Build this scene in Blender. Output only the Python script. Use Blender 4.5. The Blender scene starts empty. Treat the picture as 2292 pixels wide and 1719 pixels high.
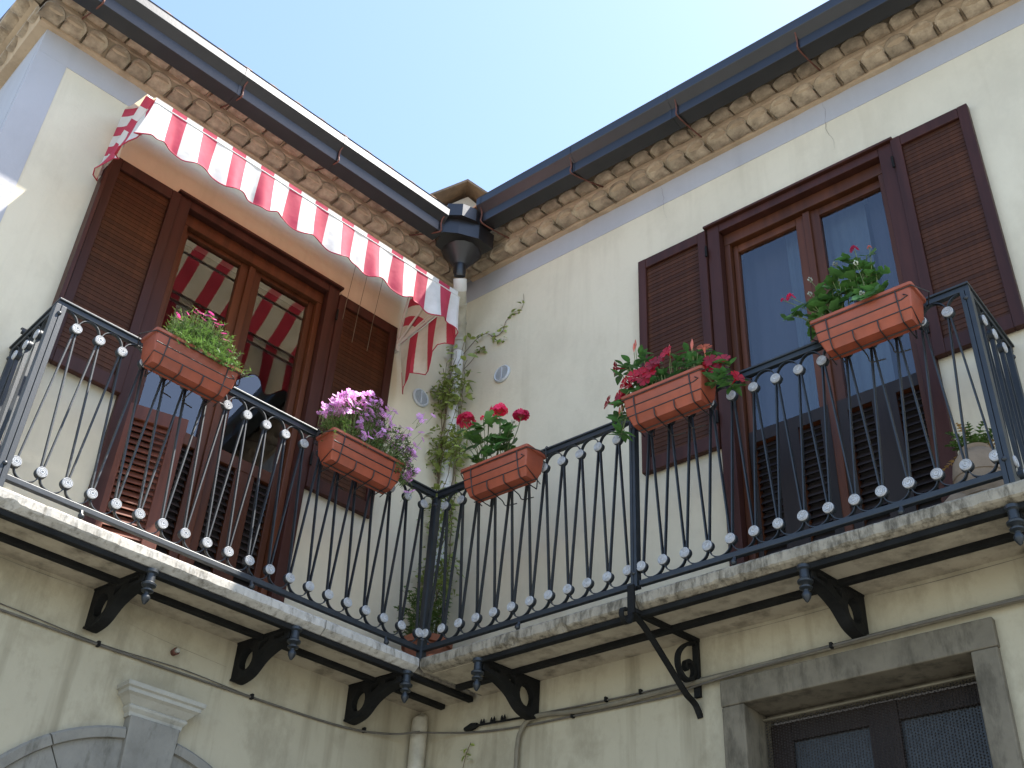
import bpy, math, random
from mathutils import Matrix, Vector, noise
PI = math.pi
rnd = random.Random(11)
S = bpy.context.scene
COL = S.collection

# ---------------------------------------------------------------- camera, sky, sun, exposure
EPS = -0.12486553
PHI = PI/2 + EPS                       # heading of the left wing
cam = bpy.data.cameras.new('camera')
camo = bpy.data.objects.new('camera', cam); COL.objects.link(camo); S.camera = camo
cam.sensor_width = 36.0; cam.lens = 36.0*2614.5266/2292.0
cam.clip_start = 0.05; cam.clip_end = 3000
YAW, PITCH, ROLL = math.radians(131.1385), math.radians(36.3081), math.radians(3.5081)
fw = Vector((math.cos(PITCH)*math.cos(YAW), math.cos(PITCH)*math.sin(YAW), math.sin(PITCH)))
rt = fw.cross(Vector((0, 0, 1))).normalized(); up = rt.cross(fw)
r2 = rt*math.cos(ROLL) + up*math.sin(ROLL); u2 = -rt*math.sin(ROLL) + up*math.cos(ROLL)
cm = Matrix((r2, u2, -fw)).transposed().to_4x4(); cm.translation = Vector((4.057, -4.0568, -2.538))
camo.matrix_world = cm

SUN = Vector((0.375, 0.36, 1.0)).normalized()
W = bpy.data.worlds.new('World'); S.world = W; W.use_nodes = True
wn = W.node_tree.nodes; wl = W.node_tree.links
sky = wn.new('ShaderNodeTexSky'); sky.sky_type = 'NISHITA'; sky.sun_disc = False
sky.sun_elevation = math.asin(SUN.z); sky.sun_rotation = math.atan2(SUN.x, SUN.y)
sky.altitude = 500; sky.air_density = 1.0; sky.dust_density = 1.3; sky.ozone_density = .8
wl.new(sky.outputs[0], wn['Background'].inputs[0]); wn['Background'].inputs[1].default_value = 0.15
sl = bpy.data.lights.new('sun', 'SUN'); sl.energy = 5.0; sl.angle = math.radians(0.53); sl.color = (1.0, 0.96, 0.89)
so = bpy.data.objects.new('sun', sl); COL.objects.link(so)
so.rotation_euler = (-SUN).to_track_quat('-Z', 'Y').to_euler()
S.view_settings.view_transform = 'Standard'; S.view_settings.look = 'None'
S.view_settings.exposure = 1.6; S.view_settings.gamma = 1.0; S.view_settings.use_curve_mapping = False

# ---------------------------------------------------------------- materials
def new_mat(name):
    m = bpy.data.materials.new(name); m.use_nodes = True
    nt = m.node_tree; b = nt.nodes['Principled BSDF']
    return m, nt, b
def setv(b, **k):
    for a, v in k.items():
        a = a.replace('_', ' ')
        if a in b.inputs: b.inputs[a].default_value = v
def rgb(c): return (c[0], c[1], c[2], 1.0)
def noise_node(nt, scale, detail=4, rough=0.55, stretch=(1, 1, 1), coord='pos', off=0.0):
    tc = nt.nodes.new('ShaderNodeTexCoord') if coord != 'pos' else nt.nodes.new('ShaderNodeNewGeometry')
    mp = nt.nodes.new('ShaderNodeMapping'); mp.inputs['Scale'].default_value = stretch; mp.inputs['Location'].default_value = (off, off*1.7, off*.6)
    nt.links.new(tc.outputs['Position' if coord == 'pos' else 'Object'], mp.inputs[0])
    n = nt.nodes.new('ShaderNodeTexNoise'); n.inputs['Scale'].default_value = scale
    n.inputs['Detail'].default_value = detail; n.inputs['Roughness'].default_value = rough
    nt.links.new(mp.outputs[0], n.inputs['Vector'])
    return n.outputs[0]
def ramp(nt, src, stops):
    r = nt.nodes.new('ShaderNodeValToRGB')
    els = r.color_ramp.elements
    while len(els) < len(stops): els.new(0.5)
    for e, (p, c) in zip(els, stops): e.position = p; e.color = rgb(c) if len(c) == 3 else c
    nt.links.new(src, r.inputs[0]); return r.outputs[0]
def mixc(nt, fac, a, b, mode='MIX'):
    m = nt.nodes.new('ShaderNodeMix'); m.data_type = 'RGBA'; m.blend_type = mode
    for sock, v in ((m.inputs[0], fac), (m.inputs[6], a), (m.inputs[7], b)):
        if isinstance(v, (int, float)): sock.default_value = v
        elif isinstance(v, tuple): sock.default_value = rgb(v)
        else: nt.links.new(v, sock)
    return m.outputs[2]
def bump(nt, b, h, strength=0.3, dist=0.01):
    n = nt.nodes.new('ShaderNodeBump'); n.inputs['Strength'].default_value = strength; n.inputs['Distance'].default_value = dist
    nt.links.new(h, n.inputs['Height']); nt.links.new(n.outputs[0], b.inputs['Normal'])
def obj_rand(nt):
    return nt.nodes.new('ShaderNodeObjectInfo').outputs['Random']
def mat(name, col, rough=0.6, var=0.25, scale=6, bstr=0.2, bscale=60, bdist=0.004, stretch=(1, 1, 1), metal=0.0, spec=0.5, coord='pos', orand=0.0, tint=None, coat=0.0):
    m, nt, b = new_mat(name)
    n = noise_node(nt, scale, 5, 0.6, stretch, coord)
    lo = tuple(c*(1-var) for c in col); hi = tuple(min(1, c*(1+var*.6)) for c in col)
    if tint: lo = tint
    c = ramp(nt, n, [(0.3, lo), (0.7, hi)])
    if orand:
        v = nt.nodes.new('ShaderNodeMapRange'); v.inputs[3].default_value = 1-orand; v.inputs[4].default_value = 1+orand
        nt.links.new(obj_rand(nt), v.inputs[0])
        hs = nt.nodes.new('ShaderNodeHueSaturation'); nt.links.new(v.outputs[0], hs.inputs['Value']); nt.links.new(c, hs.inputs['Color'])
        c = hs.outputs[0]
    nt.links.new(c, b.inputs['Base Color'])
    setv(b, Roughness=rough, Metallic=metal)
    b.inputs['Specular IOR Level'].default_value = spec
    b.inputs['Coat Weight'].default_value = coat; b.inputs['Coat Roughness'].default_value = 0.25
    if bstr: bump(nt, b, noise_node(nt, bscale, 4, .6, stretch, coord), bstr, bdist)
    return m
def plaster(name, col, dirt, dirt_amt=0.5, dscale=1.3, dlow=.45):
    m, nt, b = new_mat(name)
    big = noise_node(nt, dscale, 6, .62, (1, 1, .7))
    mid = noise_node(nt, 7, 5, .6)
    streak = noise_node(nt, 5, 4, .6, (1.6, 1.6, .12))
    c = mixc(nt, ramp(nt, big, [(dlow, (0, 0, 0)), (dlow+.3, (1, 1, 1))]), col, tuple(x*.86 for x in col))
    c2 = mixc(nt, ramp(nt, streak, [(.52, (0, 0, 0)), (.8, (dirt_amt,)*3)]), c, dirt)
    c3 = mixc(nt, ramp(nt, mid, [(.55, (0, 0, 0)), (.8, (dirt_amt*.45,)*3)]), c2, dirt)
    damp = noise_node(nt, 2.6, 7, .72, (1, 1, .55), off=7.3)
    c3 = mixc(nt, ramp(nt, damp, [(.50, (0, 0, 0)), (.62, (dirt_amt*.40,)*3), (.68, (dirt_amt*.18,)*3), (.80, (dirt_amt*.5,)*3)]), c3, tuple(x*.92 for x in dirt))
    nt.links.new(c3, b.inputs['Base Color']); setv(b, Roughness=.9); b.inputs['Specular IOR Level'].default_value = .2
    f1 = noise_node(nt, 26, 5, .65); f2 = noise_node(nt, 3, 3, .5)
    ad = nt.nodes.new('ShaderNodeMath'); ad.operation = 'MULTIPLY_ADD'; ad.inputs[1].default_value = 2.2
    nt.links.new(f2, ad.inputs[0]); nt.links.new(f1, ad.inputs[2])
    bump(nt, b, ad.outputs[0], .35, .006)
    return m
MT = {}
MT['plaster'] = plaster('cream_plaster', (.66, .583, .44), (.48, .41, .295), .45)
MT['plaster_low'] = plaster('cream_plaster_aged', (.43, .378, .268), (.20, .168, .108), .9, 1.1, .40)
MT['band'] = plaster('lavender_paint', (.42, .41, .425), (.33, .32, .33), .35)
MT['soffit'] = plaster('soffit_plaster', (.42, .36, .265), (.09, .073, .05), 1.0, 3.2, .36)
MT['mortar'] = plaster('cornice_mortar', (.47, .355, .24), (.23, .165, .105), .75, 4, .42)
MT['ctile'] = mat('clay_cornice_tile', (.40, .315, .22), .9, .35, 16, .8, 70, .006, orand=.18, tint=(.22, .165, .11))
MT['rtile'] = mat('clay_roof_tile', (.42, .24, .14), .85, .4, 9, .5, 40, .006, orand=.2)
def stone(name, col, dark, sc=5, dk=.5):
    m, nt, b = new_mat(name)
    a = noise_node(nt, sc, 7, .68); s = noise_node(nt, sc*2.2, 5, .7, (1.6, 1.6, .5), off=3.1)
    c = ramp(nt, a, [(.28, tuple(x*.7 for x in col)), (.5, col), (.75, tuple(min(1, x*1.2) for x in col))])
    c = mixc(nt, ramp(nt, s, [(dk, (0, 0, 0)), (dk+.18, (.8, .8, .8))]), c, dark)
    nt.links.new(c, b.inputs['Base Color']); setv(b, Roughness=.85); b.inputs['Specular IOR Level'].default_value = .3
    bump(nt, b, noise_node(nt, 38, 6, .7), .5, .006)
    return m
MT['slab'] = stone('weathered_slab_stone', (.30, .26, .195), (.06, .05, .034), 7, .45)
MT['slab_l'] = stone('pale_slab_stone', (.43, .40, .35), (.13, .115, .09), 8, .50)
MT['grey_stone'] = stone('grey_lava_stone', (.165, .14, .10), (.065, .055, .038), 3.5, .48)
MT['arch_stone'] = stone('blue_grey_arch_stone', (.215, .20, .168), (.10, .092, .072), 4.5, .52)
MT['pale_stone'] = stone('pale_limestone', (.34, .32, .265), (.16, .145, .115), 4, .56)
def wood(name, col, rough=.35, spec=.5):
    m, nt, b = new_mat(name)
    g = noise_node(nt, 14, 6, .65, (1, 1, .07), 'obj'); g2 = noise_node(nt, 2.2, 3, .5)
    c = ramp(nt, g, [(.3, tuple(x*.55 for x in col)), (.7, tuple(x*1.25 for x in col))])
    c = mixc(nt, ramp(nt, g2, [(.35, (0, 0, 0)), (.75, (.45, .45, .45))]), c, tuple(x*.6 for x in col))
    v = nt.nodes.new('ShaderNodeMapRange'); v.inputs[3].default_value = .80; v.inputs[4].default_value = 1.22
    nt.links.new(obj_rand(nt), v.inputs[0])
    hs = nt.nodes.new('ShaderNodeHueSaturation'); nt.links.new(v.outputs[0], hs.inputs['Value']); nt.links.new(c, hs.inputs['Color'])
    nt.links.new(hs.outputs[0], b.inputs['Base Color']); setv(b, Roughness=rough); b.inputs['Specular IOR Level'].default_value = spec
    bump(nt, b, g, .15, .002)
    return m
MT['wood'] = wood('mahogany_frame', (.055, .018, .012), .48, .22)
MT['wood2'] = wood('mahogany_slat', (.064, .0225, .0090), .55, .18)
MT['wood3'] = wood('chestnut_door', (.098, .031, .012), .45, .25)
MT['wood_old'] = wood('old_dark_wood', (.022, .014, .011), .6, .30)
MT['wood_red'] = wood('red_brown_shutter', (.15, .046, .024), .5, .3)
MT['iron'] = mat('slate_painted_iron', (.016, .020, .024), .45, .3, 14, .25, 120, .002, spec=.5)
MT['iron_dark'] = mat('blackened_iron', (.0095, .0092, .0082), .75, .5, 10, .6, 50, .005, spec=.2)
MT['rust'] = mat('rusty_iron', (.13, .045, .028), .8, .4, 20, .5, 80, .003)
MT['wire'] = mat('black_wire', (.022, .018, .018), .45, .2, 20, 0)
MT['white_cap'] = mat('white_painted_cap', (.46, .46, .465), .55, .28, 60, .3, 160, .002)
MT['gutter'] = mat('dark_gutter_metal', (.009, .0075, .008), .40, .5, 7, .2, 25, .003, spec=.65)
MT['pvc'] = mat('white_pipe', (.66, .64, .60), .4, .12, 8, .1, 40, .003)
MT['pvc_old'] = mat('weathered_pipe', (.44, .40, .31), .5, .3, 9, .2, 30, .004)
MT['terra'] = mat('terracotta_trough', (.30, .066, .030), .55, .18, 12, .15, 70, .003, tint=(.235, .055, .027), coord='obj', orand=.13)
MT['terra_old'] = mat('old_terracotta', (.34, .12, .06), .8, .35, 10, .4, 50, .004)
MT['soil'] = mat('potting_soil', (.035, .025, .018), .95, .4, 30, 1, 50, .01)
MT['clay'] = mat('rough_clay', (.30, .22, .15), .9, .3, 9, .6, 35, .006)
MT['dark'] = mat('dim_interior', (.05, .045, .045), .9, .1, 3, 0)
MT['curtain'] = mat('sheer_curtain', (.085, .10, .13), .9, .05, 6, 0)
MT['cable'] = mat('old_cable', (.11, .095, .075), .7, .3, 20, .2, 60)
MT['conduit'] = mat('painted_conduit', (.17, .145, .10), .7, .3, 8, .2, 60)
MT['crack'] = mat('plaster_crack', (.14, .12, .09), .95, .2, 20, 0)
MT['ground'] = mat('pale_paving', (.19, .19, .17), .9, .3, .9, .3, 12, .01)
MT['vent'] = mat('white_plastic_vent', (.52, .54, .56), .4, .08, 12, 0)
MT['bead'] = mat('dark_bead', (.022, .018, .016), .5, .2, 20, 0)
def leaf_mat(name, col, var=.3, trans=.35, rough=.45):
    m, nt, b = new_mat(name)
    c = ramp(nt, noise_node(nt, 25, 3, .5), [(.3, tuple(x*(1-var) for x in col)), (.7, tuple(x*(1+var) for x in col))])
    v = nt.nodes.new('ShaderNodeMapRange'); v.inputs[3].default_value = .7; v.inputs[4].default_value = 1.35
    nt.links.new(obj_rand(nt), v.inputs[0])
    hs = nt.nodes.new('ShaderNodeHueSaturation'); nt.links.new(v.outputs[0], hs.inputs['Value']); nt.links.new(c, hs.inputs['Color'])
    nt.links.new(hs.outputs[0], b.inputs['Base Color']); setv(b, Roughness=rough)
    tr = nt.nodes.new('ShaderNodeBsdfTranslucent'); nt.links.new(hs.outputs[0], tr.inputs[0])
    mx = nt.nodes.new('ShaderNodeMixShader'); mx.inputs[0].default_value = trans
    nt.links.new(b.outputs[0], mx.inputs[1]); nt.links.new(tr.outputs[0], mx.inputs[2])
    nt.links.new(mx.outputs[0], nt.nodes['Material Output'].inputs[0])
    return m
MT['leaf_ger'] = leaf_mat('geranium_leaf', (.088, .195, .042))
MT['leaf_man'] = leaf_mat('glossy_leaf', (.085, .20, .05), rough=.25)
MT['leaf_vine'] = leaf_mat('vine_leaf', (.33, .40, .11), .4)
MT['leaf_fine'] = leaf_mat('fine_leaf', (.11, .20, .04), .45)
MT['leaf_dry'] = leaf_mat('dry_leaf', (.34, .20, .06), .3)
MT['stem'] = leaf_mat('green_stem', (.13, .16, .05), .3, .1, .6)
MT['bark'] = mat('vine_bark', (.13, .09, .05), .85, .4, 30, .4, 60)
MT['red_petal'] = leaf_mat('red_petal', (.80, .022, .11), .2, .4, .5)
MT['crim_petal'] = leaf_mat('crimson_petal', (.36, .005, .018), .3, .35, .45)
MT['salmon_petal'] = leaf_mat('salmon_petal', (.62, .17, .11), .25, .3, .5)
MT['pink_petal'] = leaf_mat('pink_petal', (.82, .40, .74), .3, .4, .5)
MT['mag_petal'] = leaf_mat('magenta_petal', (.62, .07, .28), .3, .35, .5)
MT['bud'] = leaf_mat('pale_bud', (.45, .46, .36), .2, .2, .6)
def glass_mat():
    m, nt, b = new_mat('window_glass'); nt.nodes.remove(b)
    f = nt.nodes.new('ShaderNodeFresnel'); f.inputs[0].default_value = 1.85
    t = nt.nodes.new('ShaderNodeBsdfTransparent'); t.inputs[0].default_value = (.82, .86, .86, 1)
    g = nt.nodes.new('ShaderNodeBsdfGlossy'); g.inputs['Roughness'].default_value = .015; g.inputs[0].default_value = (.95, .97, 1, 1)
    bp = nt.nodes.new('ShaderNodeBump'); bp.inputs['Strength'].default_value = .03; bp.inputs['Distance'].default_value = .01
    nt.links.new(noise_node(nt, 2.5, 2, .5), bp.inputs['Height']); nt.links.new(bp.outputs[0], g.inputs['Normal'])
    ge = nt.nodes.new('ShaderNodeNewGeometry'); iv = nt.nodes.new('ShaderNodeMath'); iv.operation = 'SUBTRACT'; iv.inputs[0].default_value = 1.0
    nt.links.new(ge.outputs['Backfacing'], iv.inputs[1]); ml = nt.nodes.new('ShaderNodeMath'); ml.operation = 'MULTIPLY'
    nt.links.new(f.outputs[0], ml.inputs[0]); nt.links.new(iv.outputs[0], ml.inputs[1])      # only the outer face reflects: no false total reflection inside
    mx = nt.nodes.new('ShaderNodeMixShader'); nt.links.new(ml.outputs[0], mx.inputs[0])
    nt.links.new(t.outputs[0], mx.inputs[1]); nt.links.new(g.outputs[0], mx.inputs[2])
    nt.links.new(mx.outputs[0], nt.nodes['Material Output'].inputs[0]); return m
MT['glass'] = glass_mat()
MT['cap'] = mat('brown_cap_shaded_roof', (.13, .095, .06), .9, .45, 9, .5, 40, .006)  # brown of the chimney cap; on the roof it doubles as painted eave shade
MT['pane_dim'] = mat('dim_patterned_pane', (.033, .036, .038), .45, .35, 30, 0)
MT['reflection_panel'] = mat('violet_grey_reflection', (.050, .045, .066), .9, .06, 6, 0)
STR_P = 0.190                                   # width of one red + one white stripe
def stripe_mat():
    m, nt, b = new_mat('striped_canvas')
    tc = nt.nodes.new('ShaderNodeUVMap'); tc.uv_map = 'u'
    sp = nt.nodes.new('ShaderNodeSeparateXYZ'); nt.links.new(tc.outputs[0], sp.inputs[0])
    fr = nt.nodes.new('ShaderNodeMath'); fr.operation = 'FRACT'; nt.links.new(sp.outputs[0], fr.inputs[0])
    lt = nt.nodes.new('ShaderNodeMath'); lt.operation = 'LESS_THAN'; lt.inputs[1].default_value = .47
    nt.links.new(fr.outputs[0], lt.inputs[0])
    w = ramp(nt, noise_node(nt, 9, 5, .6), [(.3, (.64, .62, .57)), (.6, (.74, .73, .70))])
    r = ramp(nt, noise_node(nt, 9, 5, .6), [(.3, (.45, .045, .085)), (.7, (.56, .065, .115))])
    c = mixc(nt, lt.outputs[0], w, r)
    nt.links.new(c, b.inputs['Base Color']); setv(b, Roughness=.7); b.inputs['Specular IOR Level'].default_value = .25
    tr = nt.nodes.new('ShaderNodeBsdfTranslucent'); nt.links.new(mixc(nt, 1.0, c, (1.0, .82, .55), 'MULTIPLY'), tr.inputs[0])
    mx = nt.nodes.new('ShaderNodeMixShader'); mx.inputs[0].default_value = .30
    nt.links.new(b.outputs[0], mx.inputs[1]); nt.links.new(tr.outputs[0], mx.inputs[2])
    nt.links.new(mx.outputs[0], nt.nodes['Material Output'].inputs[0])
    bump(nt, b, noise_node(nt, 7, 3, .5), .35, .02)
    return m
MT['stripe'] = stripe_mat()
MT['piping'] = mat('red_edge_tape', (.42, .02, .05), .6, .1, 20, 0)

# ---------------------------------------------------------------- mesh helpers
class MB:
    def __init__(s): s.v = []; s.f = []; s.uv = None
    def add(s, vs, fs):
        o = len(s.v); s.v += [tuple(p) for p in vs]; s.f += [tuple(i+o for i in f) for f in fs]; return s
    def box(s, x0, x1, y0, y1, z0, z1):
        return s.add([(x0,y0,z0),(x1,y0,z0),(x1,y1,z0),(x0,y1,z0),(x0,y0,z1),(x1,y0,z1),(x1,y1,z1),(x0,y1,z1)],
                     [(3,2,1,0),(4,5,6,7),(0,1,5,4),(1,2,6,5),(2,3,7,6),(3,0,4,7)])
    def tube(s, pts, r, n=8, closed=False, rs=None, flat=None, twist=0.0, ref=None):
        pts = [Vector(p) for p in pts]; m = len(pts); rings = []
        t0 = (pts[1]-pts[0]).normalized()
        a = Vector(ref) if ref else (Vector((0, 0, 1)) if abs(t0.z) < .9 else Vector((1, 0, 0)))
        nrm = (a - t0*a.dot(t0)).normalized()
        for i in range(m):
            if closed: t = (pts[(i+1) % m]-pts[i-1]).normalized()
            else: t = (pts[min(i+1, m-1)]-pts[max(i-1, 0)]).normalized()
            nrm = (nrm - t*nrm.dot(t)).normalized(); b = t.cross(nrm)
            rr = rs[i] if rs else r; ring = []
            for k in range(n):
                an = 2*PI*(k+.5)/n + twist
                if flat: ring.append(pts[i] + nrm*math.copysign(flat[0], math.cos(an)) + b*math.copysign(flat[1], math.sin(an)))
                else: ring.append(pts[i] + nrm*rr*math.cos(an) + b*rr*math.sin(an))
            rings.append(ring)
        vs = [p for r_ in rings for p in r_]; fs = []
        for i in range(m if closed else m-1):
            j = (i+1) % m
            for k in range(n): fs.append((i*n+k, i*n+(k+1) % n, j*n+(k+1) % n, j*n+k))
        if not closed: fs += [tuple(range(n-1, -1, -1)), tuple((m-1)*n+k for k in range(n))]
        return s.add(vs, fs)
    def lathe(s, prof, n=16, c=(0, 0, 0), M=None):
        vs = []; fs = []
        for r, z in prof:
            for k in range(n):
                a = 2*PI*k/n; p = Vector((r*math.cos(a), r*math.sin(a), z))
                if M: p = M @ p
                vs.append(p+Vector(c))
        for i in range(len(prof)-1):
            for k in range(n): fs.append((i*n+k, i*n+(k+1) % n, (i+1)*n+(k+1) % n, (i+1)*n+k))
        if prof[0][0] > 1e-5: fs.append(tuple(range(n-1, -1, -1)))
        if prof[-1][0] > 1e-5: fs.append(tuple((len(prof)-1)*n+k for k in range(n)))
        return s.add(vs, fs)
    def prism(s, poly, lo, hi, axis='x'):
        n = len(poly)
        def P(a, b, t): return (t, a, b) if axis == 'x' else ((a, t, b) if axis == 'y' else (a, b, t))
        vs = [P(a, b, lo) for a, b in poly]+[P(a, b, hi) for a, b in poly]
        fs = [tuple(range(n-1, -1, -1)), tuple(range(n, 2*n))]+[(i, (i+1) % n, n+(i+1) % n, n+i) for i in range(n)]
        return s.add(vs, fs)
    def grid(s, rows, closed=False):
        nr = len(rows); nc = len(rows[0]); fs = []
        for i in range(nr-1):
            for k in range(nc if closed else nc-1):
                j = (k+1) % nc; fs.append((i*nc+k, i*nc+j, (i+1)*nc+j, (i+1)*nc+k))
        return s.add([p for r in rows for p in r], fs)
    def mesh(s, name, m, smooth=False):
        me = bpy.data.meshes.new(name); me.from_pydata(s.v, [], s.f); me.update()
        import bmesh
        bm = bmesh.new(); bm.from_mesh(me); bmesh.ops.recalc_face_normals(bm, faces=bm.faces); bm.to_mesh(me); bm.free()
        me.materials.append(MT[m] if isinstance(m, str) else m)
        if smooth:
            me.polygons.foreach_set('use_smooth', [True]*len(me.polygons))
            try: me.set_sharp_from_angle(angle=math.radians(40))
            except Exception: pass
        if s.uv:
            l = me.uv_layers.new(name='u')
            for lo in me.loops: l.data[lo.index].uv = (s.uv[lo.vertex_index], 0)
        return me
    def build(s, name, m, parent=None, smooth=False, left=False, bev=0, M=None):
        return inst(name, s.mesh(name, m, smooth), parent, left, bev, M)
def inst(name, me, parent=None, left=False, bev=0, M=None):
    o = bpy.data.objects.new(name, me); COL.objects.link(o); o.parent = parent
    if M is not None: o.matrix_local = M
    if left: o.matrix_local = Matrix.Rotation(PHI, 4, 'Z') @ (M if M is not None else Matrix())
    if bev:
        b = o.modifiers.new('bevel', 'BEVEL'); b.width = bev; b.segments = 2; b.limit_method = 'ANGLE'; b.angle_limit = math.radians(50)
    return o
def tag(o, label, cat, group=None):
    o['label'] = label; o['category'] = cat
    if group: o['group'] = group
    return o
def thing(name, label, cat, loc=(0, 0, 0), left=False, group=None):
    o = bpy.data.objects.new(name, None); COL.objects.link(o); o.empty_display_size = .1
    R = Matrix.Rotation(PHI if left else 0, 4, 'Z')
    o.matrix_world = R @ Matrix.Translation(Vector(loc))
    return tag(o, label, cat, group)
def T(x, y, z): return Matrix.Translation((x, y, z))
def LW(x, d, z): return Matrix.Rotation(PHI, 4, 'Z') @ Vector((x, d, z))
def bez(pts, n=8):                                  # Catmull-Rom through points
    P = [Vector(p) for p in pts]; P = [P[0]*2-P[1]]+P+[P[-1]*2-P[-2]]; out = []
    for i in range(1, len(P)-2):
        for k in range(n):
            t = k/n; a, b, c, d = P[i-1], P[i], P[i+1], P[i+2]
            out.append(.5*((2*b)+(c-a)*t+(2*a-5*b+4*c-d)*t*t+(3*b-a-3*c+d)*t**3))
    out.append(P[-2]); return out

# ---------------------------------------------------------------- ground
GZ = -4.14
g = MB().box(-300, 300, -300, 300, GZ-.3, GZ).build('ground', 'ground'); g['kind'] = 'structure'

# ---------------------------------------------------------------- house : walls
house = thing('house', 'cream plastered corner house with two wings meeting behind the iron balcony', 'house')
WD, LWD = .525, .40                                # upper / lower wall face, behind the railing line
OR = (1.60, 2.68, 2.40); OL = (-1.69, -.605, 2.30)   # door openings x0,x1,top
ZT = 3.35
def wall(x0, x1, d, z0, z1, left, m='plaster', th=.3):
    return MB().box(x0, x1, d, d+th, z0, z1).build('wall', m, house, left=left)
wall(-.62, OR[0], WD, -.18, ZT, False); wall(OR[1], 5.2, WD, -.18, ZT, False); wall(OR[0], OR[1], WD, OR[2], ZT, False)
wall(-2.74, OL[0], WD, -.18, ZT-.1, True); wall(OL[1], .60, WD, -.18, ZT-.1, True); wall(OL[0], OL[1], WD, OL[2], ZT-.1, True)
wall(-2.74, -2.44, WD+.3, -.18, ZT-.1, True, th=4.0)
LO = (1.60, 2.71, -.52)
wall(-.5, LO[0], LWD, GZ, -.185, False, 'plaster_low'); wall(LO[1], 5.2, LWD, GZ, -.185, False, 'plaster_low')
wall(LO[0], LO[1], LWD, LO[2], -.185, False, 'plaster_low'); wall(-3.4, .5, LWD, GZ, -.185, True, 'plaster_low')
# painted band under the cornice, 3 mm proud, turning down the free end of the left wing
MB().box(-.455, 5.2, WD-.003, WD+.05, 2.85, 3.05).build('paint_band', 'band', house)
MB().box(-2.743, .457, WD-.003, WD+.05, 2.75, 2.96).build('paint_band', 'band', house, left=True)
MB().box(-2.743, -2.57, WD-.0032, WD+.05, -.1, 2.749).build('paint_band', 'band', house, left=True)
MB().box(-2.744, -2.70, WD+.052, WD+3, -.1, 2.96).build('paint_band', 'band', house, left=True)
# dim rooms behind the doors
def room(x0, x1, left, zt):
    b = MB(); d0, d1 = WD+.31, WD+2.6
    for (a, c, e, f_, g_, h) in ((x0-.6, x1+.6, d1, d1+.05, -.2, zt+.3), (x0-.65, x0-.6, d0, d1, -.2, zt+.3), (x1+.6, x1+.65, d0, d1, -.2, zt+.3),
                                 (x0-.6, x1+.6, d0, d1, zt+.3, zt+.35), (x0-.6, x1+.6, d0, d1, -.25, -.2)): b.box(a, c, e, f_, g_, h)
    b.build('room', 'dark', house, left=left)
room(OR[0], OR[1], False, OR[2]); room(OL[0], OL[1], True, OL[2])

# ---------------------------------------------------------------- cornice of clay tiles
def cornice(x0, x1, zb, left, pitch, phase, label):
    """zb: underside at the wall; two courses of convex tiles with a mortar ledge over each"""
    c = MB()
    n = int((x1-x0)/.05); rows = []; base = []
    for i in range(n+1):                                       # uneven mortar bed, ledge and upper bed
        x = x0+(x1-x0)*i/n
        j = noise.noise(Vector((x*9, zb, 3.3)))*.006; j2 = noise.noise(Vector((x*7, zb, 8.3)))*.005
        rows.append([(x, WD, zb+.012), (x, WD-.06, zb+.016+j2), (x, WD-.118+j, zb+.030+j2), (x, WD-.122+j, zb+.070), (x, WD-.130+j, zb+.078+j2), (x, WD-.130+j, zb+.108+j2), (x, WD-.125, zb+.114),
                     (x, WD-.165+j, zb+.120+j2), (x, WD-.19+j, zb+.128), (x, WD-.19, zb+.20), (x, WD, zb+.20)])
        j = noise.noise(Vector((x*8, zb, 1.3)))*.008
        base.append([(x, WD-.001, zb-.012+j), (x, WD-.03+j, zb-.006+j), (x, WD-.034+j, zb+.012), (x, WD-.001, zb+.014)])
    c.grid(rows, True); c.grid(base, True)
    root = c.build('cornice', 'mortar', house, left=left); root['label'] = label
    def tile_mesh(depth, w, h, droop, seed):
        b = MB(); rows = []; Q = 12
        for t in (0, .2, .45, .7, .9, 1.0):
            row = []
            for q in range(Q+1):
                a = PI*q/Q; e = math.sin(a)**.8
                row.append((-math.cos(a)*w/2*(1-.04*(1-t)), -depth*t-.010*e*math.sin(PI*t*.9), -droop*t + h*e*(t**1.5) - .020*e*math.sin(PI*min(1, t*1.05)) + .0025*noise.noise(Vector((q*.7, t*3, seed)))))
            rows.append(row)
        last = rows[-1]
        rows.append([(x_*1.05, y_+.002, z_+.011) for x_, y_, z_ in last]); rows.append([(x_*1.05, 0, z_+.011) for x_, y_, z_ in last])
        b.grid(rows)
        return b.mesh('tile', 'ctile', True)
    m1 = [tile_mesh(.100, pitch*.90, .082, .022, s) for s in (1.1, 5.2, 9.4)]; m2 = [tile_mesh(.078, pitch*.90, .050, .016, s) for s in (2.1, 6.2, 3.4)]
    k = 0; x = x0+phase
    while x < x1-.05:
        M = T(x+rnd.uniform(-.006, .006), WD-.028, zb+.010+rnd.uniform(-.003, .003)) @ Matrix.Rotation(rnd.uniform(-.05, .05), 4, 'Y') @ Matrix.Rotation(rnd.uniform(-.05, .05), 4, 'Z')
        inst('tile', m1[k % 3], root, M=M)
        M = T(x+pitch*.5+rnd.uniform(-.006, .006), WD-.124, zb+.112+rnd.uniform(-.003, .003)) @ Matrix.Rotation(rnd.uniform(-.05, .05), 4, 'Y') @ Matrix.Rotation(rnd.uniform(-.05, .05), 4, 'Z')
        inst('tile', m2[(k+1) % 3], root, M=M)
        x += pitch; k += 1
    return root
cornice(-.38, 5.2, 3.04, False, .1475, .03, 'pale clay cornice under the right gutter')
cornice(-2.80, .38, 2.945, True, .139, .03, 'pinkish clay cornice under the left gutter')
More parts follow.
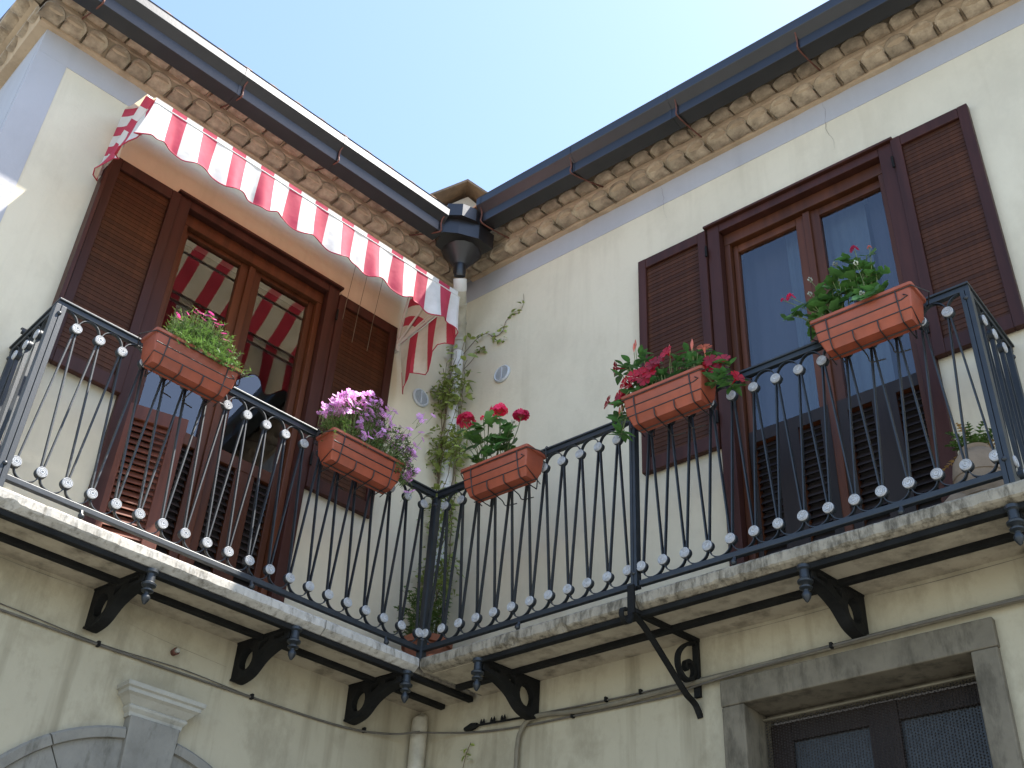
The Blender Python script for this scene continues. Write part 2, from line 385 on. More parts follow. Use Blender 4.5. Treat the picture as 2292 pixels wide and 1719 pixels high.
# return of the cornice round the free end of the left wing
def cornice_end():
    b = MB(); zb = 2.945
    rows = []
    for i in range(30):
        y = WD-.02+i*.1; j = noise.noise(Vector((y*7, 2, 3)))*.008
        rows.append([(-2.735, y, zb-.01+j), (-2.80+j, y, zb), (-2.84+j, y, zb+.10), (-2.87, y, zb+.11), (-2.86+j, y, zb+.14), (-2.93, y, zb+.22), (-2.735, y, zb+.23)])
    b.grid(rows, True); o = b.build('cornice', 'mortar', house, left=True)
    m = MB()
    rows = []
    for k, t in enumerate((0, .5, 1.0)):
        rows.append([(-.11*t-.0, -math.cos(PI*q/6)*.064, .045-math.sin(PI*q/6)*.05*(1, 1, .9)[k]+.01*t) for q in range(7)])
    m.grid(rows); m.add(rows[-1], [tuple(range(7))]); me = m.mesh('tile', 'ctile', True)
    for i in range(18):
        inst('tile', me, o, M=T(-2.735, WD+.03+i*.145, zb+.02)); inst('tile', me, o, M=T(-2.83, WD-.02+i*.145, zb+.12))
cornice_end()

# ---------------------------------------------------------------- roofs and chimney
def roof(x0, x1, z0, left, y0=.20):
    b = MB(); b.add([(x0, y0, z0), (x1, y0, z0), (x1, 5, z0+1.7), (x0, 5, z0+1.7), (x0, y0, z0+.05), (x1, y0, z0+.05), (x1, 5, z0+1.75), (x0, 5, z0+1.75)],
                    [(3,2,1,0),(4,5,6,7),(0,1,5,4),(1,2,6,5),(2,3,7,6),(3,0,4,7)])
    o = b.build('roof', 'cap', house, left=left)  # underside coloured dark to paint the shade in the gap behind the gutter
    m = MB(); rows = []
    for t in (0, 1.0):
        rows.append([(math.cos(PI*q/8)*.085, t*.42, math.sin(PI*q/8)*.06+t*.145) for q in range(9)]+[(math.cos(PI*q/8)*.07, t*.42, math.sin(PI*q/8)*.045+t*.145) for q in range(8, -1, -1)])
    m.grid(rows, True); m.add(rows[0], [(i, i+1, 16-i, 17-i) for i in range(8)])
    me = m.mesh('roof_tile', 'rtile', True)
    x = x0+.1
    while x < x1-.05:
        inst('roof_tile', me, o, M=T(x, y0+.0, z0+.055)); x += .19
roof(-.20, 5.2, 3.27, False); roof(-2.9, .20, 3.17, True)
ch = MB()                                         # small gabled chimney over the valley
def chimney():
    # frame: x to the right, y away from the camera, placed on the roofs behind the corner
    M = T(-.62, .60, -.11) @ Matrix.Rotation(math.radians(47), 4, 'Z')
    o = MB().box(-.20, .22, .02, .55, 3.2, 4.04).build('chimney', 'band', house, M=M); o['label'] = 'whitewashed chimney with a small gabled cap above the gutter corner'
    def slab(x0, z0, x1, z1, y0, y1, t): return [(x0,y0,z0),(x1,y0,z1),(x1,y1,z1),(x0,y1,z0),(x0,y0,z0+t),(x1,y0,z1+t),(x1,y1,z1+t),(x0,y1,z0+t)]
    Fc = [(3,2,1,0),(4,5,6,7),(0,1,5,4),(1,2,6,5),(2,3,7,6),(3,0,4,7)]
    MB().add(slab(-.32, 4.02, .0, 4.27, -.12, .6, .024), Fc).build('cap_slope', 'cap', o)
    MB().add(slab(.0, 4.272, .36, 4.02, -.12, .6, .024), Fc).build('cap_slope', 'cap', o)
    MB().prism([(-.20, 4.042), (.22, 4.042), (.02, 4.22)], .0, .5, 'y').build('gable', 'pale_stone', o)
chimney()
# two loose valley tiles at the gutter corner
def half_tile(M):
    m = MB(); rows = []
    for t in (0, 1.0):
        rows.append([(math.cos(PI*q/8)*.10, t*.4, math.sin(PI*q/8)*.07) for q in range(9)]+[(math.cos(PI*q/8)*.085, t*.4, math.sin(PI*q/8)*.055) for q in range(8, -1, -1)])
    m.grid(rows, True); m.add(rows[0], [(i, i+1, 16-i, 17-i) for i in range(8)])
    m.build('valley_tile', 'rtile', house, True, M=M)
half_tile(T(-.10, .16, 3.22) @ Matrix.Rotation(math.radians(40), 4, 'Z') @ Matrix.Rotation(.15, 4, 'X') @ Matrix.Rotation(-.25, 4, 'Y'))
half_tile(T(-.62, -.10, 3.62) @ Matrix.Rotation(math.radians(75), 4, 'Z') @ Matrix.Rotation(.3, 4, 'X'))

# ---------------------------------------------------------------- doors and shutters
def slat_mesh(w, name='slat', m='wood2', dep=.0066, h=.0294, t=.0042):
    b = MB(); b.add([(-w/2, -dep/2, -h/2), (w/2, -dep/2, -h/2), (w/2, -dep/2+t, -h/2), (-w/2, -dep/2+t, -h/2),
                     (-w/2, dep/2-t, h/2), (w/2, dep/2-t, h/2), (w/2, dep/2, h/2), (-w/2, dep/2, h/2)],
                    [(3,2,1,0),(4,5,6,7),(0,1,5,4),(1,2,6,5),(2,3,7,6),(3,0,4,7)])
    return b.mesh(name, m)
def shutter(x0, x1, z0, z1, left, label, dface=.482, ang=0.0, pivot='l'):
    root = MB().box(x0, x0+.055, dface, dface+.038, z0, z1).box(x1-.055, x1, dface, dface+.038, z0, z1)
    root.box(x0+.055, x1-.055, dface+.001, dface+.037, z1-.075, z1).box(x0+.055, x1-.055, dface+.001, dface+.037, z0, z0+.085)
    o = root.build('shutter', 'wood', house, left=left, bev=.004); o['label'] = label
    a, b_ = z0+.085, z1-.075; n = int((b_-a)/.0285); me = slat_mesh(x1-x0-.112)
    for i in range(n):
        inst('slat', me, o, M=T((x0+x1)/2, dface+.020, a+(b_-a)*(i+.5)/n))
    # hinge pins and a catch
    for z in (z0+.18, z1-.18):
        hx = x1+.004 if pivot == 'r' else x0-.004
        MB().tube([(hx, dface-.006, z-.04), (hx, dface-.006, z+.04)], .007, 8).build('hinge', 'iron_dark', o, True)
    return o
shutter(1.068, 1.55, .868, 2.418, False, 'louvred shutter folded back left of the right balcony door', pivot='r')
shutter(2.725, 3.154, .93, 2.435, False, 'louvred shutter folded back right of the right balcony door')
shutter(-2.168, -1.735, .865, 2.305, True, 'louvred shutter folded back left of the awning door', dface=.470)
shutter(-.560, -.088, .855, 2.290, True, 'louvred shutter folded back right of the awning door', pivot='l')
# second folded leaf standing behind the left-most shutter
MB().box(-2.195, -2.172, .44, .519, .87, 2.29).build('shutter_edge', 'wood', house, left=True, bev=.003)
MB().tube([(-2.172, .463, 1.25), (-2.172, .463, 1.95)], .008, 8).build('shutter_bolt', 'iron_dark', house, True, left=True)

def balcony_door(O, left, panes, gz, louv, label):
    x0, x1, zt = O; zb = -.155; d = WD
    f = MB()                                     # outer frame with lintel moulding
    f.box(x0-.045, x0+.035, d-.028, d+.20, zb, zt+.028).box(x1-.035, x1+.045, d-.028, d+.20, zb, zt+.028)
    f.box(x0+.035, x1-.035, d-.027, d+.20, zt-.03, zt+.0275)
    f.box(x0-.06, x1+.06, d-.05, d-.002, zt+.029, zt+.047)
    o = f.build('balcony_door', 'wood', house, left=left, bev=.004); o['label'] = label
    MB().box(x0+.036, x1-.036, d+.02, d+.07, zt-.115, zt-.031).box(x0+.036, x0+.075, d+.021, d+.07, zb, zt-.116).box(x1-.075, x1-.036, d+.021, d+.07, zb, zt-.116).build('inner_frame', 'wood3', o, bev=.005)
    xm = (panes[1]+panes[2])/2; dl = d+.055
    for (a, b_, pa, pb) in ((x0+.077, xm-.002, panes[0], panes[1]), (xm+.002, x1-.077, panes[2], panes[3])):
        zt2 = zt-.118; pt = gz[1]; pb_z = gz[0]
        L = MB(); L.box(a, pa, dl, dl+.045, zb+.01, zt2).box(pb, b_, dl, dl+.045, zb+.01, zt2)
        L.box(pa, pb, dl+.001, dl+.044, pt, zt2-.001).box(pa, pb, dl+.001, dl+.044, pb_z-.075, pb_z)
        L.box(pa, pb, dl+.001, dl+.044, zb+.01, zb+.13)
        L.box((pa+pb)/2-.062, (pa+pb)/2+.062, dl+.002, dl+.043, zb+.13, pb_z-.075)
        lf = L.build('door_leaf', 'wood3', o, bev=.004)
        if not left:                              # thin dark sheets over the right door's leaves below the glass
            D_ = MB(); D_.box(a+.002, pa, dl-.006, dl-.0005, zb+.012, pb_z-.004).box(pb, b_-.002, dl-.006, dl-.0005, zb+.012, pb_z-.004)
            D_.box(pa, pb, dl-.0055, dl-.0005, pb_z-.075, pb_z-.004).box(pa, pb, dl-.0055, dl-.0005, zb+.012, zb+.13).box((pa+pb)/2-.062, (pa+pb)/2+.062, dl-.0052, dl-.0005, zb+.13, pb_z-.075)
            D_.build('lower_overlay', 'wood_old', o)
        MB().box(pa-.004, pb+.004, dl+.02, dl+.026, pb_z-.004, pt+.004).build('pane', 'glass', o)
        for (u0, u1) in ((pa, (pa+pb)/2-.062), ((pa+pb)/2+.062, pb)):
            za, zc = zb+.13, pb_z-.075; n = int((zc-za)/.040); me = slat_mesh(u1-u0+.004, 'louvre_slat', 'wood_old', .030, .036, .007)
            for i in range(n): inst('louvre_slat', me, o, M=T((u0+u1)/2, dl+.022, za+(zc-za)*(i+.5)/n))
            MB().box(u0, u1, dl+.046, dl+.05, za, zc).build('louvre_back', 'dark', o)
    MB().box(xm-.022, xm+.022, dl-.018, dl-.0005, zb+.02, zt-.12).build('meeting_stile', 'wood3', o, bev=.006)
    return o
dr = balcony_door(OR, False, (1.708, 2.083, 2.230, 2.608), (.952, 2.228), None, 'right glazed balcony door with louvred lower panels')
dl_ = balcony_door(OL, True, (-1.588, -1.222, -1.074, -.722), (.90, 2.155), None, 'glazed balcony door under the striped awning')
def lower_shutter():
    """low louvred leaf of the left door, pushed a little outwards from its left jamb"""
    M = Matrix.Rotation(PHI, 4, 'Z') @ T(-1.690, .505, 0) @ Matrix.Rotation(-.27, 4, 'Z')
    w, z0, z1 = .335, -.125, .865
    b = MB().box(0, .062, 0, .034, z0, z1).box(w-.075, w, 0, .034, z0, z1).box(.062, w-.075, .001, .033, z1-.085, z1).box(.062, w-.075, .001, .033, z0, z0+.1)
    o = inst('lower_shutter', b.mesh('lower_shutter', 'wood_red'), house, bev=.004, M=M); o['label'] = 'low louvred shutter leaf standing ajar at the left door'
    me = slat_mesh(w-.136, 'louvre_slat', 'wood_red', .024, .034, .006); n = int((z1-z0-.185)/.036)
    for i in range(n): inst('louvre_slat', me, o, M=T((w-.013)/2, .017, z0+.1+(z1-z0-.185)*(i+.5)/n))
lower_shutter()
# gathered sheer curtains inside the right door
for (a, b_) in ((1.96, 2.14), (2.20, 2.45)):
    rows = []
    for k in range(12):
        z = -.1+k*.225; row = []
        for q in range(41):
            x = a+(b_-a)*q/40; row.append((x, .70+.005*math.sin(q*.7+.3*math.sin(z*2)), z))
        rows.append(row)
    MB().grid(rows).build('curtain', 'curtain', dr, True)
for (a, b_, zt_) in ((1.66, 1.97, 2.36), (2.46, 2.70, 2.36)):  # added panels behind the glass, coloured to stand in for its violet reflections
    rows = []
    for k in range(12):
        z = -.1+k*(zt_+.1)/11
        rows.append([(a+(b_-a)*q/40, .74+.005*math.sin(q*.5+.3*math.sin(z*2)), z) for q in range(41)])
    MB().grid(rows).build('reflection_panel', 'reflection_panel', dr, True)

# ---------------------------------------------------------------- lower window in its stone surround, arch on the left
sur = MB().box(1.539, 1.65, LWD-.03, LWD+.24, GZ+.1, -.579).build('window_surround', 'grey_stone', house, bev=.006)
sur['label'] = 'weathered grey stone door surround under the right balcony'
MB().box(2.66, 2.766, LWD-.031, LWD+.24, GZ+.1, -.579).build('jamb_stone', 'grey_stone', sur, bev=.006)
MB().box(1.536, 2.769, LWD-.033, LWD+.24, -.578, -.455).build('lintel_stone', 'grey_stone', sur, bev=.006)
MB().box(1.651, 2.659, LWD+.17, LWD+.23, -.594, -.579).build('inner_lintel', 'grey_stone', sur, bev=.003)
def lower_door():
    x0, x1, zt, d = 1.651, 2.659, -.612, LWD+.20
    L = MB().box(x0, x0+.10, d, d+.05, -3, zt).box(x1-.06, x1, d, d+.05, -3, zt).box(2.11, 2.245, d-.004, d+.05, -3, zt)
    L.box(x0+.10, 2.11, d+.001, d+.05, zt-.085, zt).box(2.245, x1-.06, d+.001, d+.05, zt-.085, zt)
    o = L.build('lower_door', 'wood_old', house, bev=.004); o['label'] = 'dark double door behind a bead curtain below the right balcony'
    MB().box(x0+.095, 2.115, d+.02, d+.026, -3, zt-.055).build('pane', 'pane_dim', o); MB().box(2.24, x1-.055, d+.02, d+.026, -3, zt-.055).build('pane', 'pane_dim', o)
    MB().box(x0, x1, d+.10, d+.11, -3, zt).build('lace_curtain', 'curtain', o)
    b = MB(); n = 74
    for i in range(n):
        x = x0+.01+(x1-x0-.02)*i/(n-1); k = 0; z = zt-.004
        while z > -1.35:
            r = .0048; zz = z+(.006 if i % 2 else 0)+rnd.uniform(-.001, .001); y = d-.055+rnd.uniform(-.003, .003)
            b.add([(x-r, y, zz), (x+r, y, zz), (x, y-r, zz), (x, y+r, zz), (x, y, zz+r), (x, y, zz-r)],
                  [(0,2,4),(2,1,4),(1,3,4),(3,0,4),(2,0,5),(1,2,5),(3,1,5),(0,3,5)]); z -= .0128
    bc = b.build('bead_strands', 'bead', o); bc['kind'] = 'stuff'
    MB().box(x0, x1, d-.07, d-.045, zt, zt+.008).build('curtain_rail', 'conduit', o)
    MB().box(x0-.3, x1+.3, d+.8, d+.85, -3.2, -.3).build('room', 'dark', house)
lower_door()
def arch():
    cx, cz, d = -1.19, -1.63, LWD
    ro, rm, ri = .855, .805, .60
    root = MB().box(cx-.85, cx-.60, d-.03, d+.1, GZ, cz).box(cx+.60, cx+.85, d-.03, d+.1, GZ, cz).build('stone_arch', 'arch_stone', house, left=True, bev=.005)
    root['label'] = 'grey stone arch with a moulded keystone under the left balcony'
    angs = [0, 28, 55, 81.5, 98.5, 122, 150, 180]
    for i in range(len(angs)-1):
        if i == 3: continue
        a0, a1 = math.radians(angs[i])+.004, math.radians(angs[i+1])-.004; b = MB(); rows = []
        for k in range(9):
            a = a0+(a1-a0)*k/8; c, s = math.cos(a), math.sin(a)
            rows.append([(cx+c*r, d+y, cz+s*r) for r, y in ((ri, .05), (ri, -.028), (rm-.004, -.030), (rm, -.048), (ro-.012, -.052), (ro, -.040), (ro, .05))])
        b.grid(rows, True); b.add(rows[0], [tuple(range(7))]); b.add(rows[-1], [tuple(range(7))])
        b.build('voussoir', 'arch_stone', root)
    k = MB(); k.add([(cx-.112, d-.058, cz+.60), (cx+.112, d-.058, cz+.60), (cx+.125, d-.058, cz+.90), (cx-.125, d-.058, cz+.90),
                     (cx-.112, d+.05, cz+.60), (cx+.112, d+.05, cz+.60), (cx+.125, d+.05, cz+.90), (cx-.125, d+.05, cz+.90)],
                    [(3,2,1,0),(4,5,6,7),(0,1,5,4),(1,2,6,5),(2,3,7,6),(3,0,4,7)]); k.build('keystone', 'arch_stone', root, bev=.005)
    prof = [(.0, -.735), (.066, -.735), (.068, -.715), (.085, -.700), (.088, -.690), (.080, -.684), (.118, -.655), (.140, -.645), (.140, -.628), (.155, -.622), (.158, -.603), (.0, -.600)]
    rows = []
    for (sx, ex) in ((-1, 1), (1, 1)):
        row = []
        for (p, z) in prof: row.append((cx+sx*(.085+p*.72), d-p*.72, z))
        rows.append(row)
    b = MB(); b.grid(rows, False)
    for i in range(2):
        b.add([(x, y, z) for x, y, z in rows[i]]+[(x, d+.03, z) for x, y, z in rows[i]], [(q, q+1, q+13, q+12) for q in range(11)])
    b.build('keystone_cap', 'pale_stone', root)
    MB().box(cx-.6, cx+.6, d-.012, d+.03, GZ, cz+.58).build('plank_door', 'wood_old', root)
arch()
# cracks and small holes in the plaster
def crack(pts, w, left, d):
    b = MB()
    P = bez([(x, d-.0016, z) for x, z in pts], 4); P = [Vector((p.x+rnd.uniform(-.005, .005), p.y, p.z)) for p in P]
    vs = []; fs = []
    for i, p in enumerate(P):
        ww = .6*w*(1-abs(2*i/(len(P)-1)-1)*.8)*rnd.uniform(.5, 1.2)
        t = (P[min(i+1, len(P)-1)]-P[max(i-1, 0)]).normalized(); n = Vector((-t.z, 0, t.x))
        vs += [p-n*ww, p+n*ww]
        if i: fs.append((2*i-2, 2*i-1, 2*i+1, 2*i))
    b.add(vs, fs).build('crack', 'crack', house, left=left)
crack([(2.37, 3.04), (2.385, 2.93), (2.37, 2.80), (2.40, 2.68), (2.40, 2.60)], .0018, False, WD-.003)
crack([(1.22, 3.04), (1.25, 2.93), (1.245, 2.82), (1.27, 2.70)], .0016, False, WD-.003)
crack([(-.78, -.90), (-.73, -.915), (-.69, -.90), (-.60, -.885), (-.54, -.865)], .002, True, LWD)
crack([(1.46, -.228), (1.9, -.232), (2.2, -.228)], .0025, False, LWD); crack([(2.30, -.228), (2.6, -.234), (3.1, -.226)], .003, False, LWD)
crack([(-2.2, -.226), (-1.9, -.232), (-1.62, -.228)], .002, True, LWD); crack([(-1.5, -.30), (-1.25, -.33), (-.95, -.345), (-.86, -.35)], .0018, True, LWD)

# ---------------------------------------------------------------- balcony slab, beams, brackets
balc = thing('balcony', 'narrow L-shaped stone balcony on iron brackets across both wings', 'balcony', (0, 0, -.18))
bi = Matrix.Translation((0, 0, .18))
ST, SB = -.140, -.210
def slab_stone(x0, x1, left, m, xs0=None, seed=0.0, rough=1.0):
    """xs0: x at the wall side for the skewed first end"""
    b = MB(); n = max(6, int((x1-x0)/.018)); rows = []
    for i in range(n+1):
        t = i/n; x = x0+(x1-x0)*t; xb = (xs0+(x1-xs0)*t) if xs0 is not None else x
        a = noise.noise(Vector((x*2.5, seed, .3)))*.004*rough + noise.noise(Vector((x*30, seed, 4.3)))*.003*rough
        c = abs(noise.noise(Vector((x*24, seed, 7.7))))*.010*rough + max(0, noise.noise(Vector((x*7, seed, 2.1)))-.30)*.085*rough
        e = noise.noise(Vector((x*40, seed, 5.5)))*.003*rough
        zf = -.193 if left else -.201
        rows.append([(xb, WD+.02, SB), (x, .004, SB), (x, -.024+a+c*.5, zf+c*.5), (x, -.031+a+e+c*.2, zf+.006+c), (x, -.030+a+e, ST-.010), (x, -.024+a, ST), (xb, WD+.02, ST)])
    b.grid(rows, True); b.add(rows[0], [tuple(range(7))]); b.add(rows[-1], [tuple(range(7))])
    return b.build('slab_stone', m, balc, left=left, M=bi) if not left else inst('slab_stone', b.mesh('slab_stone', m), balc, M=bi @ Matrix.Rotation(PHI, 4, 'Z'))
def bp(b, name, m, left, smooth=False, bev=0):
    return inst(name, b.mesh(name, m, smooth), balc, bev=bev, M=bi @ (Matrix.Rotation(PHI, 4, 'Z') if left else Matrix()))
slab_stone(.032, 1.352, False, 'slab', .10, 1.0); slab_stone(1.358, 3.19, False, 'slab', None, 3.0, 1.3)
slab_stone(-2.43, -.622, True, 'slab_l', None, 5.0, .9); slab_stone(-.618, -.028, True, 'slab_l', None, 8.0, .7)
# fill of the left slab behind the corner
bp(MB().box(-.026, .52, .002, WD+.02, SB+.001, ST-.001), 'slab_stone', 'slab', True)
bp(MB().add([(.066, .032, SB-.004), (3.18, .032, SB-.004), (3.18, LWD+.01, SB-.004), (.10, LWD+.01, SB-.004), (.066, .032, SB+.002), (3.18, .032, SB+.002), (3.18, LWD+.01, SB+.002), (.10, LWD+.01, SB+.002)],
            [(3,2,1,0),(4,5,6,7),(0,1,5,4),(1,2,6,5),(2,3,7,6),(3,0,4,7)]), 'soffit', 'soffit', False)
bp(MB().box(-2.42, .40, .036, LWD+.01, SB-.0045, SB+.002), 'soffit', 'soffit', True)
def beam(x0, x1, d, left):
    bp(MB().box(x0, x1, d, d+.036, SB-.030, SB-.003), 'iron_beam', 'iron_dark', left, bev=.004)
beam(-2.44, .385, .004, True); beam(-2.44, .36, .202, True)
beam(.40, 3.20, .002, False); beam(.075, 3.20, .200, False)
def bracket_mesh():
    cu = bpy.data.curves.new('bracket', 'CURVE'); cu.dimensions = '2D'; cu.fill_mode = 'BOTH'; cu.extrude = .018; cu.bevel_depth = .003
    out = [(.402, 0), (.03, 0), (.026, -.048), (.06, -.056), (.11, -.062), (.16, -.078), (.205, -.105), (.243, -.138), (.28, -.170), (.32, -.188), (.36, -.193), (.402, -.183)]
    holes = [[(.318+.050*math.cos(-2*PI*k/16), -.094+.060*math.sin(-2*PI*k/16)) for k in range(16)],
             [(.160, -.022), (.240, -.024), (.236, -.074), (.205, -.058)][::-1], [(.06, -.014), (.14, -.014), (.14, -.040), (.06, -.036)][::-1]]
    for P in [out]+holes:
        sp = cu.splines.new('POLY'); sp.points.add(len(P)-1); sp.use_cyclic_u = True
        for p, q in zip(sp.points, P): p.co = (q[0], q[1], 0, 1)
    o = bpy.data.objects.new('tmp', cu); COL.objects.link(o)
    dg = bpy.context.evaluated_depsgraph_get(); me = bpy.data.meshes.new_from_object(o.evaluated_get(dg))
    bpy.data.objects.remove(o)
    # curve (x,y) -> (d, z); curve z -> x
    me.transform(Matrix(((0, 0, 1, 0), (1, 0, 0, 0), (0, 1, 0, 0), (0, 0, 0, 1))))
    me.materials.clear(); me.materials.append(MT['iron_dark']); me.name = 'bracket'
    return me
BR = bracket_mesh()
fl = MB(); fl.tube(bez([(0, .026, -.050), (0, .11, -.064), (0, .205, -.107), (0, .28, -.172), (0, .36, -.195), (0, .40, -.185)], 5), 0, 4, flat=(.005, .028), ref=(0, 0, 1))
fl.box(-.026, .026, .03, .40, -.002, .006)
FLM = fl.mesh('bracket_rim', 'iron_dark')
FIN = MB().lathe([(.0, -.165), (.006, -.160), (.015, -.140), (.0165, -.128), (.009, -.112), (.010, -.108), (.0225, -.102), (.023, -.096), (.012, -.088), (.014, -.083), (.027, -.076), (.028, -.068), (.018, -.058), (.0165, -.020), (.024, -.014), (.024, .0)], 16).mesh('finial', 'iron', True)
for (x, left) in ((-2.36, True), (-1.565, True), (-.79, True), (-.10, True), (.43, False), (2.20, False), (3.06, False)):
    M = bi @ (Matrix.Rotation(PHI, 4, 'Z') if left else Matrix()) @ T(x+(.03 if left else -.03), 0, SB-.012) @ Matrix.Rotation(.14 if left else -.15, 4, 'Z')
    b = inst('bracket', BR, balc, M=M); inst('bracket_rim', FLM, b); inst('finial', FIN, b, M=T(0, .004, 0) @ Matrix.Diagonal((1.2, 1.2, 1.0, 1)))
def scroll_bracket():
    X = 1.345; b = MB()
    def fb(path, w=.014, t=.006): b.tube([(X+.17*max(0, d), d, z) for d, z in path], 0, 4, flat=(t, w), ref=(0, 0, 1) if abs(path[1][1]-path[0][1]) < abs(path[1][0]-path[0][0]) else (0, 1, 0))
    fb([(-.045, -.10), (-.045, -.24)], .018)
    curl = [(-.045, -.235)]+[(-.048-.046+.046*math.cos(a)*(1-.040*i), -.262+.048*math.sin(a)*(1-.040*i)) for i, a in enumerate([math.radians(20-q*22) for q in range(15)])]
    fb(curl, .011, .006)
    P = bez([(-.035, -.225), (.05, -.275), (.18, -.39), (.30, -.50), (.345, -.525), (.372, -.545), (.40, -.592)], 5); fb([(p.x, p.y) for p in [Vector((a.x, a.y, 0)) for a in P]], .013, .007)
    fb([(-.03, -.222), (.40, -.222)], .016, .010)
    fb([(.388, -.23), (.388, -.50)], .016, .008)
    P = bez([(.378, -.240, 0), (.315, -.268, 0), (.266, -.325, 0), (.262, -.390, 0), (.300, -.436, 0), (.348, -.424, 0), (.364, -.378, 0), (.340, -.346, 0), (.312, -.352, 0), (.308, -.378, 0), (.322, -.388, 0)], 5)
    fb([(p.x, p.y) for p in P], .013, .008)
    return bp(b, 'scroll_bracket', 'iron_dark', False, True)
scroll_bracket()

# ---------------------------------------------------------------- railing
rail = thing('balcony_railing', 'dark iron balcony railing with zigzag bars and white round bosses', 'railing', (0, 0, -.155))
ri_ = Matrix.Translation((0, 0, .155)); RL = Matrix.Rotation(PHI, 4, 'Z')
RZ = .75
def rp(b, name, m, M=Matrix(), smooth=False, bev=0): return inst(name, b.mesh(name, m, smooth), rail, bev=bev, M=ri_ @ M)
capM = Matrix.Rotation(PI/2, 4, 'X')
CAP = MB().lathe([(.0195, .0), (.0212, .002), (.0212, .006), (.0192, .0090), (.0178, .0088), (.0170, .0050), (.0155, .0050), (.0147, .0092), (.0118, .0092), (.0110, .0050), (.0094, .0050), (.0086, .0096), (.0052, .0096), (.0044, .0055), (0, .0055)], 24, M=Matrix.Diagonal((1.16, 1.0, 1.16, 1)) @ capM).mesh('boss', 'white_cap', True)
COLR = MB().lathe([(.019, -.012), (.0232, -.009), (.0232, .009), (.019, .012)], 20, M=Matrix.Diagonal((1.14, 1.0, 1.14, 1)) @ capM).mesh('collar', 'iron', True)
def boss(M):
    inst('collar', COLR, rail, M=ri_ @ M); inst('boss', CAP, rail, M=ri_ @ M @ T(0, -.0125, 0))
def panel(M, x0, n, p, ends=(True, True)):
    """n lower bosses starting at x0, pitch p, panel plane y=0, outer face towards -y"""
    up_ = MB().tube([(.0055, 0, .02), (p/2-.0055, 0, RZ-.02)], 0, 4, flat=(.0086, .0031), ref=(0, 1, 0)).mesh('bar', 'iron')
    dn_ = MB().tube([(-.0055, 0, .02), (-p/2+.0055, 0, RZ-.02)], 0, 4, flat=(.0086, .0031), ref=(0, 1, 0)).mesh('bar', 'iron')
    h = .066; N = 14
    def arc(sgn, h=h): return MB().tube([(p/2-(p/2-.004)*math.cos(PI*k/N), 0, -sgn*(.016+(h-.016)*math.sin(PI*k/N))) for k in range(N+1)], 0, 4, flat=(.009, .0021), ref=(0, 1, 0)).mesh('arc', 'iron')
    lo, hi = arc(1), arc(-1, h+.011)
    for i in range(n):
        x = x0+i*p; boss(M @ T(x, 0, 0))
        if i < n-1:
            boss(M @ T(x+p/2, 0, RZ)); inst('bar', up_, rail, M=ri_ @ M @ T(x, 0, 0)); inst('bar', dn_, rail, M=ri_ @ M @ T(x+p, 0, 0))
            inst('arc', lo, rail, M=ri_ @ M @ T(x, 0, 0))
            if i < n-2: inst('arc', hi, rail, M=ri_ @ M @ T(x+p/2, 0, RZ))
    for sgn, x in ((1, x0+p/2), (-1, x0+(n-1.5)*p)):
        MB_ = MB().tube([(x-sgn*(p/2-.004)*(1-math.cos(PI/2*k/7)), 0, RZ+.016+(h-.005)*math.sin(PI/2*k/7)) for k in range(8)], 0, 4, flat=(.009, .0021), ref=(0, 1, 0))
        rp(MB_, 'arc', 'iron', M)
def rails(M, a, b):
    rp(MB().box(a, b, -.022, .022, RZ+.105, RZ+.116), 'top_rail', 'iron', M, bev=.003)
    rp(MB().box(a+.004, b-.004, -.013, .013, RZ+.078, RZ+.1048), 'rail_channel', 'iron', M, bev=.002)
    rp(MB().box(a+.004, b-.004, -.013, .013, -.094, -.067), 'bottom_rail', 'iron', M, bev=.003)
def post(M, x, y=0.0, w=.020, dpt=.020, z0=ST, z1=RZ+.0775):
    rp(MB().box(x-w, x-.001, y-dpt, y+dpt, z0, z1).box(x+.001, x+w, y-dpt, y+dpt, z0, z1), 'post', 'iron', M, bev=.002)
    for z in (-.03, RZ+.03):
        rp(MB().lathe([(.011, 0), (.010, .004), (.006, .008), (0, .009)], 10, (x, y-dpt, z), capM), 'rivet', 'iron', M, True)
P1_, P2_, P3_ = .1165, .1183, .1171
panel(RL, -(.0375+19*P1_), 20, P1_); rails(RL, -2.312, -.012)
panel(Matrix(), .030, 12, .1160); rails(Matrix(), .014, 1.327)
panel(Matrix(), 1.381, 15, P3_); rails(Matrix(), 1.363, 3.072)
post(RL, -2.293, 0, .026, .022); post(RL, -.006, .0, .012, .018); post(Matrix(), .010, .0, .012, .018); post(Matrix(), 1.345, -.004, .017, .02, -.10); post(Matrix(), 3.050, 0, .021, .022)
# end returns back to the wall
RLe = RL @ T(-2.290, 0, 0) @ Matrix.Rotation(-PI/2, 4, 'Z')          # x -> towards -d ; outer face away from the wing
RLe = RL @ T(-2.290, .50, 0) @ Matrix.Rotation(-PI/2, 4, 'Z')
panel(RLe, .045, 4, .1165); rails(RLe, -.025, .478); post(RLe, .008, 0, .014, .014)
RRe = T(3.050, 0, 0) @ Matrix.Rotation(PI/2, 4, 'Z')
panel(RRe, .07, 4, .1165); rails(RRe, .023, .525); post(RRe, .49, 0, .014, .014)
rp(MB().tube([(.12+.02*math.sin(a)*(1+a*.05)-.03*a/4, -.02, RZ+.115+.02*(1-math.cos(a))) for a in [q*.35 for q in range(10)]], 0, 4, flat=(.012, .003), ref=(0, 1, 0)), 'curl', 'iron', RLe)
